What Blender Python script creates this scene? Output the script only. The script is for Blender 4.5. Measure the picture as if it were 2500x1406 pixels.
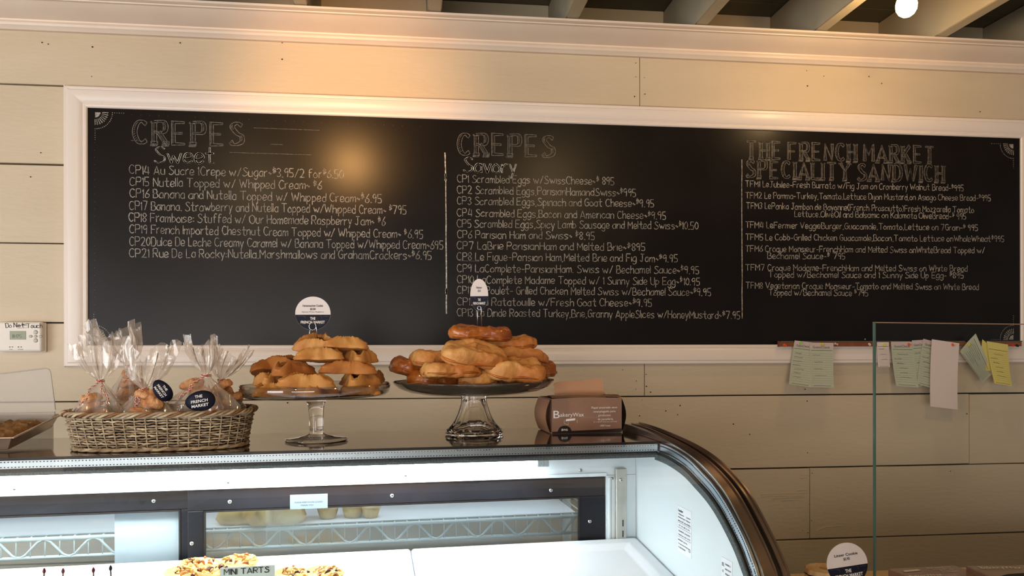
import bpy, bmesh, math, random
from mathutils import Vector, Matrix
random.seed(7)
S = bpy.context.scene
for o in list(bpy.data.objects): bpy.data.objects.remove(o)
COL = S.collection
sin, cos, pi = math.sin, math.cos, math.pi

# ------------------------------------------------------------------ camera
FPX, CXP, CYP = 1944.0, 1250.0, 847.0      # level camera, principal row at 847 (shifted lens)
EYE = Vector((0, -2.45, 1.5))
yaw, pit, rol = [math.radians(v) for v in (6.938, 0.0, -0.084)]
FWD = Vector((sin(yaw)*cos(pit), cos(yaw)*cos(pit), sin(pit)))
RT = Vector((cos(yaw), -sin(yaw), 0)); UP = RT.cross(FWD)
RT2 = RT*cos(rol) + UP*sin(rol); UP2 = UP*cos(rol) - RT*sin(rol)
cam_d = bpy.data.cameras.new('camera'); cam = bpy.data.objects.new('camera', cam_d); COL.objects.link(cam)
cam_d.sensor_width = 36; cam_d.lens = FPX/2500*36; cam_d.clip_start = 0.02; cam_d.shift_y = (CYP-703)/2500
M = Matrix.Identity(4)
for i in range(3): M[i][0] = RT2[i]; M[i][1] = UP2[i]; M[i][2] = -FWD[i]; M[i][3] = EYE[i]
cam.matrix_world = M; S.camera = cam

# ------------------------------------------------------------------ world, lights, exposure
S.view_settings.view_transform = 'Standard'; S.view_settings.look = 'None'
S.view_settings.gamma = 1; S.view_settings.use_curve_mapping = False
S.view_settings.exposure = 0.0
w = bpy.data.worlds.new('world'); S.world = w; w.use_nodes = True
w.node_tree.nodes['Background'].inputs[0].default_value = (1.0, .90, .76, 1)
w.node_tree.nodes['Background'].inputs[1].default_value = 0.21
def lamp(name, kind, loc, power, color, to=None, **kw):
    d = bpy.data.lights.new(name, kind); d.energy = power; d.color = color
    for k, v in kw.items(): setattr(d, k, v)
    o = bpy.data.objects.new(name, d); COL.objects.link(o); o.location = loc
    if to is not None: o.rotation_euler = (Vector(to)-Vector(loc)).to_track_quat('-Z', 'Y').to_euler()
    return o
WARM = (1.0, .66, .30)
# ceiling spot aimed at the wall above the menu, out of the frame
lamp('spot_lamp', 'SPOT', (-.26, -.92, 2.25), 26, (1.0, .50, .16), to=(-.20, 0, 2.24), spot_size=math.radians(56), spot_blend=1.0, shadow_soft_size=.035)
# daylight from the shop front on the left
lamp('daylight_left', 'AREA', (-3.3, -3.0, 1.35), 72, (.95, .98, 1.0), to=(-.6, 0, 1.35), shape='RECTANGLE', size=1.8, size_y=1.7)
# a row of dim warm bulbs over the shop floor, behind the camera
lamp('shop_bulb', 'POINT', (.75, -2.05, 2.42), 14, WARM, shadow_soft_size=.04)
lamp('shop_bulb', 'POINT', (-.9, -2.35, 2.42), 17, WARM, shadow_soft_size=.04)
# daylight through the shop window behind the camera
lamp('window_light', 'AREA', (-1.5, -6.6, 1.15), 105, (1.0, .94, .92), to=(-1.5, 0, 1.15), shape='RECTANGLE', size=3.6, size_y=1.5)

# ------------------------------------------------------------------ pixel rays (positions measured in the photograph)
def ray(px, py): return FWD + RT2*((px-CXP)/FPX) - UP2*((py-CYP)/FPX)
def hit(px, py, P, N):
    d = ray(px, py); N = Vector(N); return EYE + d*((Vector(P)-EYE).dot(N)/d.dot(N))
def wp(px, py, y=0.0):
    P = hit(px, py, (0, y, 0), (0, 1, 0)); return P
A0 = Vector((.4857, -.9020, 0)); ca = math.radians(4.0)
EX = Vector((cos(ca), sin(ca), 0)); EY = Vector((-sin(ca), cos(ca), 0))
def cw(u, v, z): return A0 + EX*u + EY*v + Vector((0, 0, z))       # case frame -> world
def cb(px, py, v):                                                 # pixel on a case plane v -> (u, z)
    P = hit(px, py, cw(0, v, 0), EY); return ((P-A0).dot(EX), P.z)
def onz(px, py, z): return hit(px, py, (0, 0, z), (0, 0, 1))
ZT = 1.310                                                         # top of the display case
CASE_ROT = ca

# ------------------------------------------------------------------ objects
def setp(o, label=None, cat=None, group=None, kind=None):
    for k, v in (('label', label), ('category', cat), ('group', group), ('kind', kind)):
        if v: o[k] = v
    return o
def thing(name, loc, label=None, cat=None, group=None, rot=(0, 0, 0), kind=None):
    o = bpy.data.objects.new(name, None); COL.objects.link(o); o.location = loc; o.rotation_euler = rot
    o.empty_display_size = .05
    return setp(o, label, cat, group, kind)
def lmat(o):
    m = Matrix.LocRotScale(o.location, o.rotation_euler, o.scale)
    return lmat(o.parent) @ m if o.parent else m
def link_mesh(name, me, mat, parent=None, smooth=False, world=True, loc=None):
    if parent is not None and world: me.transform(lmat(parent).inverted())
    if mat is not None:
        for m_ in (mat if isinstance(mat, (list, tuple)) else [mat]): me.materials.append(m_)
    if smooth: me.shade_smooth()
    o = bpy.data.objects.new(name, me); COL.objects.link(o)
    if parent is not None: o.parent = parent
    elif world and loc is not None:
        me.transform(Matrix.Translation(-Vector(loc))); o.location = loc
    return o
class MB:
    def __init__(s): s.v = []; s.f = []; s.mi = []
    def add(s, vs, fs, mi=0):
        n = len(s.v); s.v += [tuple(v) for v in vs]; s.f += [tuple(i+n for i in f) for f in fs]; s.mi += [mi]*len(fs)
    def hexa(s, P, mi=0): s.add(P, [(0, 3, 2, 1), (4, 5, 6, 7), (0, 1, 5, 4), (1, 2, 6, 5), (2, 3, 7, 6), (3, 0, 4, 7)], mi)
    def box(s, a, b, fr=None, mi=0):
        x0, y0, z0 = a; x1, y1, z1 = b
        P = [(x0, y0, z0), (x1, y0, z0), (x1, y1, z0), (x0, y1, z0), (x0, y0, z1), (x1, y0, z1), (x1, y1, z1), (x0, y1, z1)]
        if fr: P = [fr(*p) for p in P]
        s.hexa(P, mi)
    def tube(s, pts, r, n=6, closed=False, cap=True, mi=0):
        pts = [Vector(p) for p in pts]; N = len(pts); vs = []; up = None
        for i, p in enumerate(pts):
            if closed: t = pts[(i+1) % N]-pts[i-1]
            else: t = pts[min(i+1, N-1)]-pts[max(i-1, 0)]
            if t.length < 1e-9: t = Vector((0, 0, 1))
            t.normalize()
            if up is None: up = Vector((0, 0, 1)) if abs(t.z) < .9 else Vector((1, 0, 0))
            a = t.cross(up)
            if a.length < 1e-4: a = t.cross(Vector((1, 0, 0)))
            a.normalize(); b = a.cross(t); up = b
            rr = r[i] if isinstance(r, (list, tuple)) else r
            for k in range(n):
                an = 2*pi*k/n; vs.append(p + a*(cos(an)*rr) + b*(sin(an)*rr))
        fs = []
        for i in range(N if closed else N-1):
            j = (i+1) % N
            for k in range(n): fs.append((i*n+k, j*n+k, j*n+(k+1) % n, i*n+(k+1) % n))
        if cap and not closed: fs.append(tuple(range(n))[::-1]); fs.append(tuple((N-1)*n+k for k in range(n)))
        s.add(vs, fs, mi)
    def lathe(s, prof, n=48, c=(0, 0, 0), rf=None, capb=False, capt=False, mi=0):
        vs = []
        for j, (r, z) in enumerate(prof):
            for k in range(n):
                an = 2*pi*k/n; rr = r*(rf(an, j) if rf else 1)
                vs.append((c[0]+cos(an)*rr, c[1]+sin(an)*rr, c[2]+z))
        fs = [(j*n+k, j*n+(k+1) % n, (j+1)*n+(k+1) % n, (j+1)*n+k) for j in range(len(prof)-1) for k in range(n)]
        if capb: fs.append(tuple(range(n))[::-1])
        if capt: fs.append(tuple((len(prof)-1)*n+k for k in range(n)))
        s.add(vs, fs, mi)
    def sweep(s, prof, f, us, close=True, caps=True, mi=0):    # prof list of (a,b); f(u,a,b)->point
        n = len(prof); vs = [f(u, a, b) for u in us for (a, b) in prof]
        fs = [(i*n+k, i*n+(k+1) % n, (i+1)*n+(k+1) % n, (i+1)*n+k) for i in range(len(us)-1) for k in range(n if close else n-1)]
        if close and caps: fs.append(tuple(range(n))[::-1]); fs.append(tuple((len(us)-1)*n+k for k in range(n)))
        s.add(vs, fs, mi)
    def ribbon(s, pts, wd, nrm, mi=0):                         # flat stroke
        pts = [Vector(p) for p in pts]; N = len(pts)
        if N < 2: return
        for i in range(1, N-1):                                # break the stroke at sharp corners
            if (pts[i]-pts[i-1]).length > 1e-9 and (pts[i+1]-pts[i]).length > 1e-9 and (pts[i]-pts[i-1]).angle(pts[i+1]-pts[i]) > .8:
                w0 = wd[:i+1] if isinstance(wd, list) else wd; w1 = wd[i:] if isinstance(wd, list) else wd
                s.ribbon(pts[:i+1], w0, nrm, mi); s.ribbon(pts[i:], w1, nrm, mi); return
        vs = []; nrm = Vector(nrm)
        for i, p in enumerate(pts):
            t = pts[min(i+1, N-1)]-pts[max(i-1, 0)]
            if t.length < 1e-9: t = Vector((1, 0, 0))
            side = nrm.cross(t).normalized(); ww = (wd[i] if isinstance(wd, list) else wd)*.5
            e = t.normalized()*(ww*.5*(-1 if i == 0 else 1 if i == N-1 else 0))
            vs += [p+side*ww+e, p-side*ww+e]
        s.add(vs, [(2*i, 2*i+1, 2*i+3, 2*i+2) for i in range(N-1)], mi)
    def disc(s, c, ax, ay, r, n=12, mi=0):
        c = Vector(c); s.add([c+ax*(cos(2*pi*k/n)*r)+ay*(sin(2*pi*k/n)*r) for k in range(n)], [tuple(range(n))], mi)
    def make(s, name, mat, parent=None, smooth=False, world=True, loc=None, bevel=0, seg=2, sub=0, auto=None):
        me = bpy.data.meshes.new(name); me.from_pydata([tuple(v) for v in s.v], [], s.f)
        for p, m_ in zip(me.polygons, s.mi): p.material_index = m_
        bm = bmesh.new(); bm.from_mesh(me)
        if s.f and not getattr(s, 'flat', False): bmesh.ops.recalc_face_normals(bm, faces=bm.faces)
        bm.to_mesh(me); bm.free()
        o = link_mesh(name, me, mat, parent, smooth, world, loc)
        if bevel:
            m_ = o.modifiers.new('bevel', 'BEVEL'); m_.width = bevel; m_.segments = seg; m_.limit_method = 'ANGLE'; m_.angle_limit = .6
            me.shade_smooth(); me.set_sharp_from_angle(angle=.7)
        if sub:
            m_ = o.modifiers.new('sub', 'SUBSURF'); m_.levels = sub; m_.render_levels = sub
        if auto: me.shade_smooth(); me.set_sharp_from_angle(angle=auto)
        return o
def catmull(pts, k=5, closed=False):
    P = [Vector(p) for p in pts]; N = len(P); out = []
    for i in range(N if closed else N-1):
        g = (lambda j: P[j % N]) if closed else (lambda j: P[max(0, min(N-1, j))])
        p0, p1, p2, p3 = g(i-1), g(i), g(i+1), g(i+2)
        for t in range(k):
            t /= k
            out.append(.5*((2*p1)+(p2-p0)*t+(2*p0-5*p1+4*p2-p3)*t*t+(3*p1-p0-3*p2+p3)*t**3))
    if not closed: out.append(P[-1])
    return out

# ------------------------------------------------------------------ materials
def lin(c):
    return tuple(((v/255)/12.92 if v/255 <= .04045 else ((v/255+.055)/1.055)**2.4) for v in c)+(1,)
def pm(name, col, rough=.5, metal=0, spec=.5, noise=None, bump=None, emit=None, trans=0, ior=1.45, coat=0, stretch=None, sub=0):
    """noise=(scale, second colour, amount) ; bump=(scale,strength,distance)"""
    m = bpy.data.materials.new(name); m.use_nodes = True; nt = m.node_tree; b = nt.nodes['Principled BSDF']
    b.inputs['Base Color'].default_value = lin(col); b.inputs['Roughness'].default_value = rough
    b.inputs['Metallic'].default_value = metal; b.inputs['Specular IOR Level'].default_value = spec
    b.inputs['Transmission Weight'].default_value = trans; b.inputs['IOR'].default_value = ior
    b.inputs['Coat Weight'].default_value = coat
    if sub: b.inputs['Subsurface Weight'].default_value = sub; b.inputs['Subsurface Scale'].default_value = .01; b.inputs['Subsurface Radius'].default_value = (1, .5, .3)
    tc = nt.nodes.new('ShaderNodeTexCoord'); mp = nt.nodes.new('ShaderNodeMapping'); nt.links.new(tc.outputs['Object'], mp.inputs[0])
    if stretch: mp.inputs['Scale'].default_value = stretch
    if noise:
        n = nt.nodes.new('ShaderNodeTexNoise'); n.inputs['Scale'].default_value = noise[0]; n.inputs['Detail'].default_value = 5
        nt.links.new(mp.outputs[0], n.inputs['Vector'])
        r = nt.nodes.new('ShaderNodeValToRGB'); r.color_ramp.elements[0].position = .5-.5*noise[2]*.4; r.color_ramp.elements[1].position = .5+.5*noise[2]*.4
        r.color_ramp.elements[0].color = lin(col); r.color_ramp.elements[1].color = lin(noise[1])
        nt.links.new(n.outputs[0], r.inputs[0]); nt.links.new(r.outputs[0], b.inputs['Base Color'])
    if bump:
        n = nt.nodes.new('ShaderNodeTexNoise'); n.inputs['Scale'].default_value = bump[0]; n.inputs['Detail'].default_value = 6
        nt.links.new(mp.outputs[0], n.inputs['Vector'])
        u = nt.nodes.new('ShaderNodeBump'); u.inputs['Strength'].default_value = bump[1]; u.inputs['Distance'].default_value = bump[2]
        nt.links.new(n.outputs[0], u.inputs['Height']); nt.links.new(u.outputs[0], b.inputs['Normal'])
    if emit: b.inputs['Emission Color'].default_value = lin(emit[0]); b.inputs['Emission Strength'].default_value = emit[1]
    return m
def pane(name, tint=(1, 1, 1), rough=0.0, ior=1.5, haze=0, hazecol=(1, 1, 1), refl=1.0):
    m = bpy.data.materials.new(name); m.use_nodes = True; nt = m.node_tree; nt.nodes.clear()
    out = nt.nodes.new('ShaderNodeOutputMaterial'); t = nt.nodes.new('ShaderNodeBsdfTransparent'); t.inputs[0].default_value = (*tint, 1)
    g = nt.nodes.new('ShaderNodeBsdfGlossy'); g.inputs['Roughness'].default_value = rough
    fr = nt.nodes.new('ShaderNodeLayerWeight'); pw = nt.nodes.new('ShaderNodeMath'); pw.operation = 'POWER'; pw.inputs[1].default_value = 5; nt.links.new(fr.outputs['Facing'], pw.inputs[0])
    ma = nt.nodes.new('ShaderNodeMath'); ma.operation = 'MULTIPLY_ADD'; ma.inputs[1].default_value = .96; ma.inputs[2].default_value = .04; nt.links.new(pw.outputs[0], ma.inputs[0])
    mu = nt.nodes.new('ShaderNodeMath'); mu.operation = 'MULTIPLY'; mu.inputs[1].default_value = refl; mu.use_clamp = True; nt.links.new(ma.outputs[0], mu.inputs[0])
    mx = nt.nodes.new('ShaderNodeMixShader'); nt.links.new(mu.outputs[0], mx.inputs[0]); nt.links.new(t.outputs[0], mx.inputs[1]); nt.links.new(g.outputs[0], mx.inputs[2])
    last = mx
    if haze:
        d = nt.nodes.new('ShaderNodeBsdfDiffuse'); d.inputs[0].default_value = (*hazecol, 1)
        m2 = nt.nodes.new('ShaderNodeMixShader'); m2.inputs[0].default_value = haze
        nt.links.new(mx.outputs[0], m2.inputs[1]); nt.links.new(d.outputs[0], m2.inputs[2]); last = m2
    nt.links.new(last.outputs[0], out.inputs[0]); m['gl'] = 1
    return m, g
MT = {}
MT['plank'] = pm('painted_plank', (216, 198, 172), .55, noise=(3, (206, 188, 161), .9), bump=(55, .35, .004), stretch=(.5, 1, 1.6))
MT['gap'] = pm('dark_backer', (30, 22, 18), .9)
MT['trim'] = pm('white_trim_paint', (232, 216, 200), .38, bump=(30, .05, .002), noise=(4, (224, 206, 190), .8))
MT['frame'] = pm('white_frame_paint', (240, 226, 216), .30, bump=(60, .05, .002))
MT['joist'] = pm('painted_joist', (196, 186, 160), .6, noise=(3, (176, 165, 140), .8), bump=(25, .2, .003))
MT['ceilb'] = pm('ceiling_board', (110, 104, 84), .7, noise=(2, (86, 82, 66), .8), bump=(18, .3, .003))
MT['block'] = pm('joist_blocking', (205, 190, 160), .6, noise=(3, (190, 172, 142), .8))
MT['board'] = pm('chalkboard_black', (20, 16, 15), .27, spec=.24, noise=(5, (27, 22, 21), .9), bump=(12, .02, .002))
MT['chalk'] = pm('chalk', (182, 172, 160), .5, noise=(160, (120, 112, 104), .6))
MT['chalkdim'] = pm('faded_chalk', (138, 129, 119), .5, noise=(120, (74, 68, 63), .7))
MT['chalkbright'] = pm('fresh_chalk', (238, 228, 212), .5, noise=(150, (150, 142, 132), .6))
MT['steel'] = pm('mirror_steel', (150, 138, 128), .07, 1, noise=(4, (138, 126, 116), .5))
MT['bronze'] = pm('polished_rail_steel', (158, 138, 124), .22, .9)
MT['blackgloss'] = pm('black_gasket', (18, 14, 13), .35)
MT['alu'] = pm('spacer_aluminium', (176, 186, 192), .32, 1)
MT['dot'] = pm('punched_hole', (30, 32, 34), .8)
MT['gask'] = pm('grey_foam_gasket', (92, 100, 102), .9, noise=(300, (70, 76, 80), .6))
MT['inner'] = pm('white_enamel', (228, 236, 240), .32, noise=(3, (220, 230, 236), .5))
MT['tube'] = pm('lit_diffuser', (255, 255, 255), .5, emit=((240, 250, 255), 27))
MT['deck'] = pm('white_plastic', (240, 243, 250), .3)
MT['doorfr'] = pm('black_door_frame', (13, 14, 20), .42, spec=.3, noise=(9, (22, 23, 31), .7))
MT['screw'] = pm('screw_steel', (200, 200, 198), .25, 1)
MT['standard'] = pm('brushed_standard', (190, 188, 180), .35, .8, noise=(20, (160, 158, 150), .6), stretch=(1, 1, .2))
MT['wire'] = pm('white_coated_wire', (226, 232, 230), .35, .1)
MT['glass'], _ = pane('clear_pane', (.985, .995, .992), 0.0, 1.5, refl=.27)
MT['dglass'], _ = pane('door_pane', (.93, .96, .96), 0.0, 1.5, haze=.05, hazecol=(.7, .75, .75))
MT['gedge'] = pm('green_glass_edge', (84, 112, 104), .1, trans=.3, ior=1.5)
MT['crystal'] = pm('pressed_glass', (252, 250, 248), .02, trans=1, ior=1.48)
MT['plateglass'], _ = pane('plate_glass', (.88, .87, .85), .02, 1.5, refl=2.4)
MT['footglass'], _ = pane('foot_glass', (.90, .88, .86), .03, 1.5, refl=2.6)
MT['smoke'], _ = pane('smoky_plate_glass', (.60, .57, .50), .03, 1.5, refl=2.0, haze=.10, hazecol=(.30, .26, .20))
MT['wick'] = [pm('wicker_%d' % i, c, .7, noise=(60, c2, .8), bump=(150, .3, .001), stretch=(1, 1, 1)) for i, (c, c2) in enumerate([((192, 172, 142), (146, 124, 98)), ((172, 150, 122), (124, 104, 82)), ((212, 194, 162), (160, 140, 114))])]
MT['rimw'] = pm('wicker_rim', (150, 104, 66), .7, noise=(70, (104, 68, 40), .8), bump=(140, .3, .001))
MT['navy'] = pm('navy_label', (24, 26, 42), .55, spec=.2)
MT['white'] = pm('white_card', (228, 220, 220), .6)
MT['ink'] = pm('black_ink', (26, 22, 22), .6)
MT['signw'] = pm('white_lettering', (235, 230, 228), .6)
MT['brown'] = pm('brown_carton', (150, 116, 98), .24, noise=(14, (140, 107, 90), .6), bump=(9, .25, .004), coat=.35)
MT['browndark'] = pm('carton_dark_band', (34, 28, 30), .4)
MT['tan'] = pm('wax_tissue', (196, 152, 122), .6)
MT['kraft'] = pm('carton_kraft_side', (178, 128, 98), .5)
MT['cookieA'] = pm('golden_shortbread', (214, 160, 92), .55, noise=(22, (186, 118, 56), 1.0), bump=(120, .35, .002), sub=.12)
MT['bagcookie'] = pm('bagged_cookie', (222, 172, 124), .6, noise=(60, (186, 124, 76), 1), bump=(100, .4, .002))
MT['cookieB'] = pm('browned_shortbread', (196, 132, 68), .55, noise=(20, (158, 90, 42), 1.0), bump=(120, .35, .002), sub=.1)
MT['fill'] = pm('dark_fruit_filling', (70, 26, 18), .25)
MT['puffA'] = pm('puff_pastry', (226, 172, 104), .5, noise=(16, (188, 110, 46), .9), bump=(90, .6, .004), sub=.1)
MT['puffB'] = pm('caramelised_pastry', (196, 118, 50), .3, noise=(22, (140, 66, 22), .9), bump=(80, .6, .003), coat=.3)
MT['tag'] = pm('thermostat_plastic', (232, 222, 212), .4)
MT['lcd'] = pm('lcd', (128, 132, 92), .2)
MT['btn'] = pm('button_grey', (200, 192, 184), .4)
MT['cork'] = pm('brown_rail', (146, 84, 52), .6, noise=(30, (128, 70, 42), .6))
MT['papg'] = pm('green_check_paper', (196, 200, 178), .7, noise=(6, (188, 192, 170), .6))
MT['papp'] = pm('pink_check_paper', (206, 188, 186), .7)
MT['papy'] = pm('yellow_check_paper', (222, 206, 118), .7)
MT['papw'] = pm('white_paper', (228, 210, 204), .7)
MT['print'] = pm('grey_print', (96, 94, 88), .8)
MT['pino'] = pm('orange_pin', (236, 96, 34), .25)
MT['piny'] = pm('yellow_pin', (226, 206, 40), .25)
MT['ping'] = pm('green_pin', (150, 210, 60), .25)
MT['pinr'] = pm('red_pin', (210, 40, 40), .25)
MT['pinc'] = pm('clear_pin', (220, 200, 190), .15)
MT['bulb'] = pm('lit_bulb', (255, 255, 255), .3, emit=((255, 196, 120), 40))
MT['socket'] = pm('lamp_socket', (60, 50, 42), .5)
MT['pan'] = pm('sheet_pan_aluminium', (226, 208, 192), .30, .65, noise=(5, (184, 160, 142), .6), bump=(20, .05, .002))
MT['crumb'] = pm('baked_bar', (176, 134, 84), .7, noise=(60, (120, 84, 48), 1), bump=(120, .9, .006))
MT['lid'], _ = pane('cloudy_plastic', (.93, .93, .91), .25, 1.45, haze=.30, hazecol=(.52, .48, .42))
MT['twr'] = pm('red_twine', (186, 70, 56), .8)
MT['tww'] = pm('white_twine', (226, 206, 194), .8)
MT['floor'] = pm('shop_floor', (120, 96, 74), .5, noise=(2, (104, 82, 62), .6))
MT['cabinet'] = pm('case_body', (90, 84, 80), .4)
MT['counter'] = pm('pale_counter', (222, 186, 130), .45, noise=(4, (212, 174, 118), .6))
MT['sugar'] = pm('powdered_cookie', (236, 206, 160), .8, noise=(40, (214, 170, 116), .8), bump=(80, .4, .002))
MT['jam'] = pm('jam', (92, 16, 14), .12)
MT['fruit'] = pm('tart_topping', (206, 150, 80), .4, noise=(90, (110, 60, 24), .8), bump=(100, .8, .004))
MT['shell'] = pm('tart_shell', (232, 200, 130), .6, noise=(30, (214, 170, 96), .8))
MT['orange'] = pm('orange_box_lining', (226, 140, 40), .6)
# crinkled cellophane
MT['cello'], g_ = pane('cellophane', (.97, .96, .95), .10, 1.5, haze=.19, hazecol=(.92, .80, .70), refl=2.4)
nt = MT['cello'].node_tree
tc = nt.nodes.new('ShaderNodeTexCoord'); vo = nt.nodes.new('ShaderNodeTexVoronoi'); vo.inputs['Scale'].default_value = 42
mp = nt.nodes.new('ShaderNodeMapping'); mp.inputs['Scale'].default_value = (1, 1, .45)
nt.links.new(tc.outputs['Object'], mp.inputs[0]); nt.links.new(mp.outputs[0], vo.inputs[0])
bu = nt.nodes.new('ShaderNodeBump'); bu.inputs['Strength'].default_value = .9; bu.inputs['Distance'].default_value = .012
nt.links.new(vo.outputs['Distance'], bu.inputs['Height']); nt.links.new(bu.outputs[0], g_.inputs['Normal'])
for n_ in nt.nodes:
    if n_.type == 'LAYER_WEIGHT': nt.links.new(bu.outputs[0], n_.inputs['Normal'])

# ------------------------------------------------------------------ handwriting: a single-stroke alphabet
GL = {
'A': '03 3b 63|15 55', 'B': '03 0b|~0b 3b 4a 48 27 07|~07 37 56 54 33 03', 'C': '~5a 3b 1a 07 14 33 54', 'D': '03 0b|~0b 3b 59 55 33 03',
'E': '5b 0b 03 53|07 47', 'F': '5b 0b 03|07 47', 'G': '~5a 3b 1a 07 14 33 54 57|57 37', 'H': '03 0b|53 5b|07 57', 'I': '03 0b', 'J': '1b 5b|~3b 35 23 04',
'K': '03 0b|5b 06|27 53', 'L': '0b 03 43', 'M': '03 0b 36 6b 63', 'N': '03 0b 53 5b', 'O': '~3b 09 05 33 65 69 3b', 'P': '03 0b|~0b 4b 59 47 07',
'Q': '~3b 09 05 33 65 69 3b|44 63', 'R': '03 0b|~0b 4b 59 47 07|27 53', 'S': '~5a 3b 1a 19 37 56 54 33 13 04', 'T': '0b 6b|3b 33', 'U': '~0b 05 23 43 55 5b',
'V': '0b 33 6b', 'W': '0b 23 49 63 8b', 'X': '03 5b|0b 53', 'Y': '0b 37 6b|37 33', 'Z': '0b 5b 03 53',
'a': '~47 28 06 04 23 44|48 43', 'b': '0b 03|~06 28 46 45 23 04', 'c': '~47 28 06 04 23 44', 'd': '4b 43|~46 28 06 04 23 44', 'e': '~05 46 38 18 06 04 23 44',
'f': '~4b 2b 19 13|08 38', 'g': '~48 28 06 04 23 44|~48 42 20 01', 'h': '0b 03|~06 28 47 43', 'i': '08 03', 'j': '~28 22 10 01', 'k': '0b 03|48 05|16 43', 'l': '0b 03',
'm': '08 03|~06 28 37 33|~36 58 67 63', 'n': '08 03|~06 28 47 43', 'o': '~28 06 04 23 44 46 28', 'p': '08 00|~06 28 46 45 23 04', 'q': '48 40|~46 28 06 04 23 44',
'r': '08 03|~06 28 38', 's': '~47 28 07 16 35 44 23 03', 't': '~2b 24 33 43|08 48', 'u': '~08 04 23 44|48 43', 'v': '08 23 48', 'w': '08 23 37 53 78', 'x': '08 43|48 03',
'y': '08 23|48 10', 'z': '08 48 03 43', '0': '~2b 08 05 23 45 49 2b', '1': '09 1b 13', '2': '~0a 2b 4a 48 25 03|03 53', '3': '~0a 2b 49 27|~27 45 23 04', '4': '2b 05 55|4a 43',
'5': '4b 0b 07|~07 37 45 33 03', '6': '~4b 17 04 23 44 46 27 06', '7': '0b 5b 23', '8': '~27 09 2b 49 27 05 23 45 27', '9': '~49 2b 09 17 38 4a|4a 33',
'$': '~3a 1b 09 29 38 17 07|1c 16', '.': '03 13', ',': '13 02', '~': '~06 17 25 36', '-': '06 36', '/': '03 4b', '(': '~2b 08 05 22', ')': '~0b 28 25 02', ':': '04 14|07 17', '&': '~43 0a 2b 29 05 23 46', "'": '1b 19'}
def glyph(ch):
    out = []
    mx = 0
    for st in GL[ch].split('|'):
        sm = st[0] == '~'; st = st.lstrip('~')
        pts = [Vector((int(a[0]), int(a[1], 16)-3, 0)) for a in st.split()]
        mx = max([mx]+[p.x for p in pts]); out.append((sm, pts))
    return out, mx
def layout(text, jit=.22, track=1.7):
    strokes = []; x = 0
    for ch in text:
        if ch == ' ': x += 3.0; continue
        g, wd = glyph(ch); jx, jy = random.uniform(-.2, .2), random.uniform(-.25, .25)
        for sm, pts in g:
            pp = [p+Vector((x+jx+random.uniform(-jit, jit), jy+random.uniform(-jit, jit), 0)) for p in pts]
            strokes.append((ch, catmull(pp, 4) if sm else pp))
        x += wd+track
    return strokes, x-track
def hand(mb, text, P0, P1, cap, wd, nrm, jit=.22):
    """writes text from P0 to P1 (world points) with capital height cap"""
    st, W = layout(text, jit); P0 = Vector(P0); P1 = Vector(P1); ex = (P1-P0)/W; nrm = Vector(nrm)
    ey = nrm.cross(ex).normalized()*(cap/8)
    for ch, pts in st:
        mb.ribbon([P0+ex*p.x+ey*p.y for p in pts], wd*random.uniform(.75, 1.2), nrm)

def fontmesh(txt, bold=0.0):
    cu = bpy.data.curves.new('t', 'FONT'); cu.body = txt; cu.offset = bold; cu.resolution_u = 3
    o = bpy.data.objects.new('t', cu); COL.objects.link(o)
    dg = bpy.context.evaluated_depsgraph_get(); me = bpy.data.meshes.new_from_object(o.evaluated_get(dg))
    V = [v.co.copy() for v in me.vertices]; F = [tuple(p.vertices) for p in me.polygons]
    bpy.data.objects.remove(o); bpy.data.curves.remove(cu); bpy.data.meshes.remove(me)
    return V, F
def put_text(mb, txt, c, ex, ey, width, height, bold=.012, mi=0):
    """txt centred at c in the plane ex, ey; cap height = height"""
    V, F = fontmesh(txt, bold); xs = [v.x for v in V]; x0, x1 = min(xs), max(xs); sx = width/(x1-x0); sy = height/.70
    c = Vector(c); mb.flat = True
    mb.add([c+ex*((v.x-(x0+x1)/2)*sx)+ey*((v.y-.35)*sy) for v in V], F, mi)

# ------------------------------------------------------------------ the setting
ZE = 1.661                                                         # datum used for the wall measurements
fl = MB(); fl.box((-4, -7, -.05), (4, .05, 0)); setp(fl.make('floor', MT['floor']), 'brown shop floor below the counters', kind='structure')
wall = thing('wall_back', (0, 0, 0), 'cream painted wide-plank wall behind the counter', kind='structure')
bk = MB(); bk.box((-4, .019, 0), (4, .10, 2.483)); bk.make('backing', MT['gap'], wall)
SE = [.765, .5985, .369, .141, -.089, -.3185, -.5545, -.787, -1.02, -1.25, -1.6]
JO = {0: [.706, -2.6, 3.2], 1: [-2.2], 2: [-2.9], 3: [3.0], 4: [.72, 3.3], 5: [1.833, -1.3], 6: [1.271, -2.1], 7: [-.6, 3.1], 8: [.4], 9: [-1.5]}
JO = {0: [.706], 1: [], 2: [-2.6], 3: [3.0], 4: [.72], 5: [1.833, -2.2], 6: [1.271], 7: [-.6], 8: [.4], 9: [-1.5]}
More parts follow.
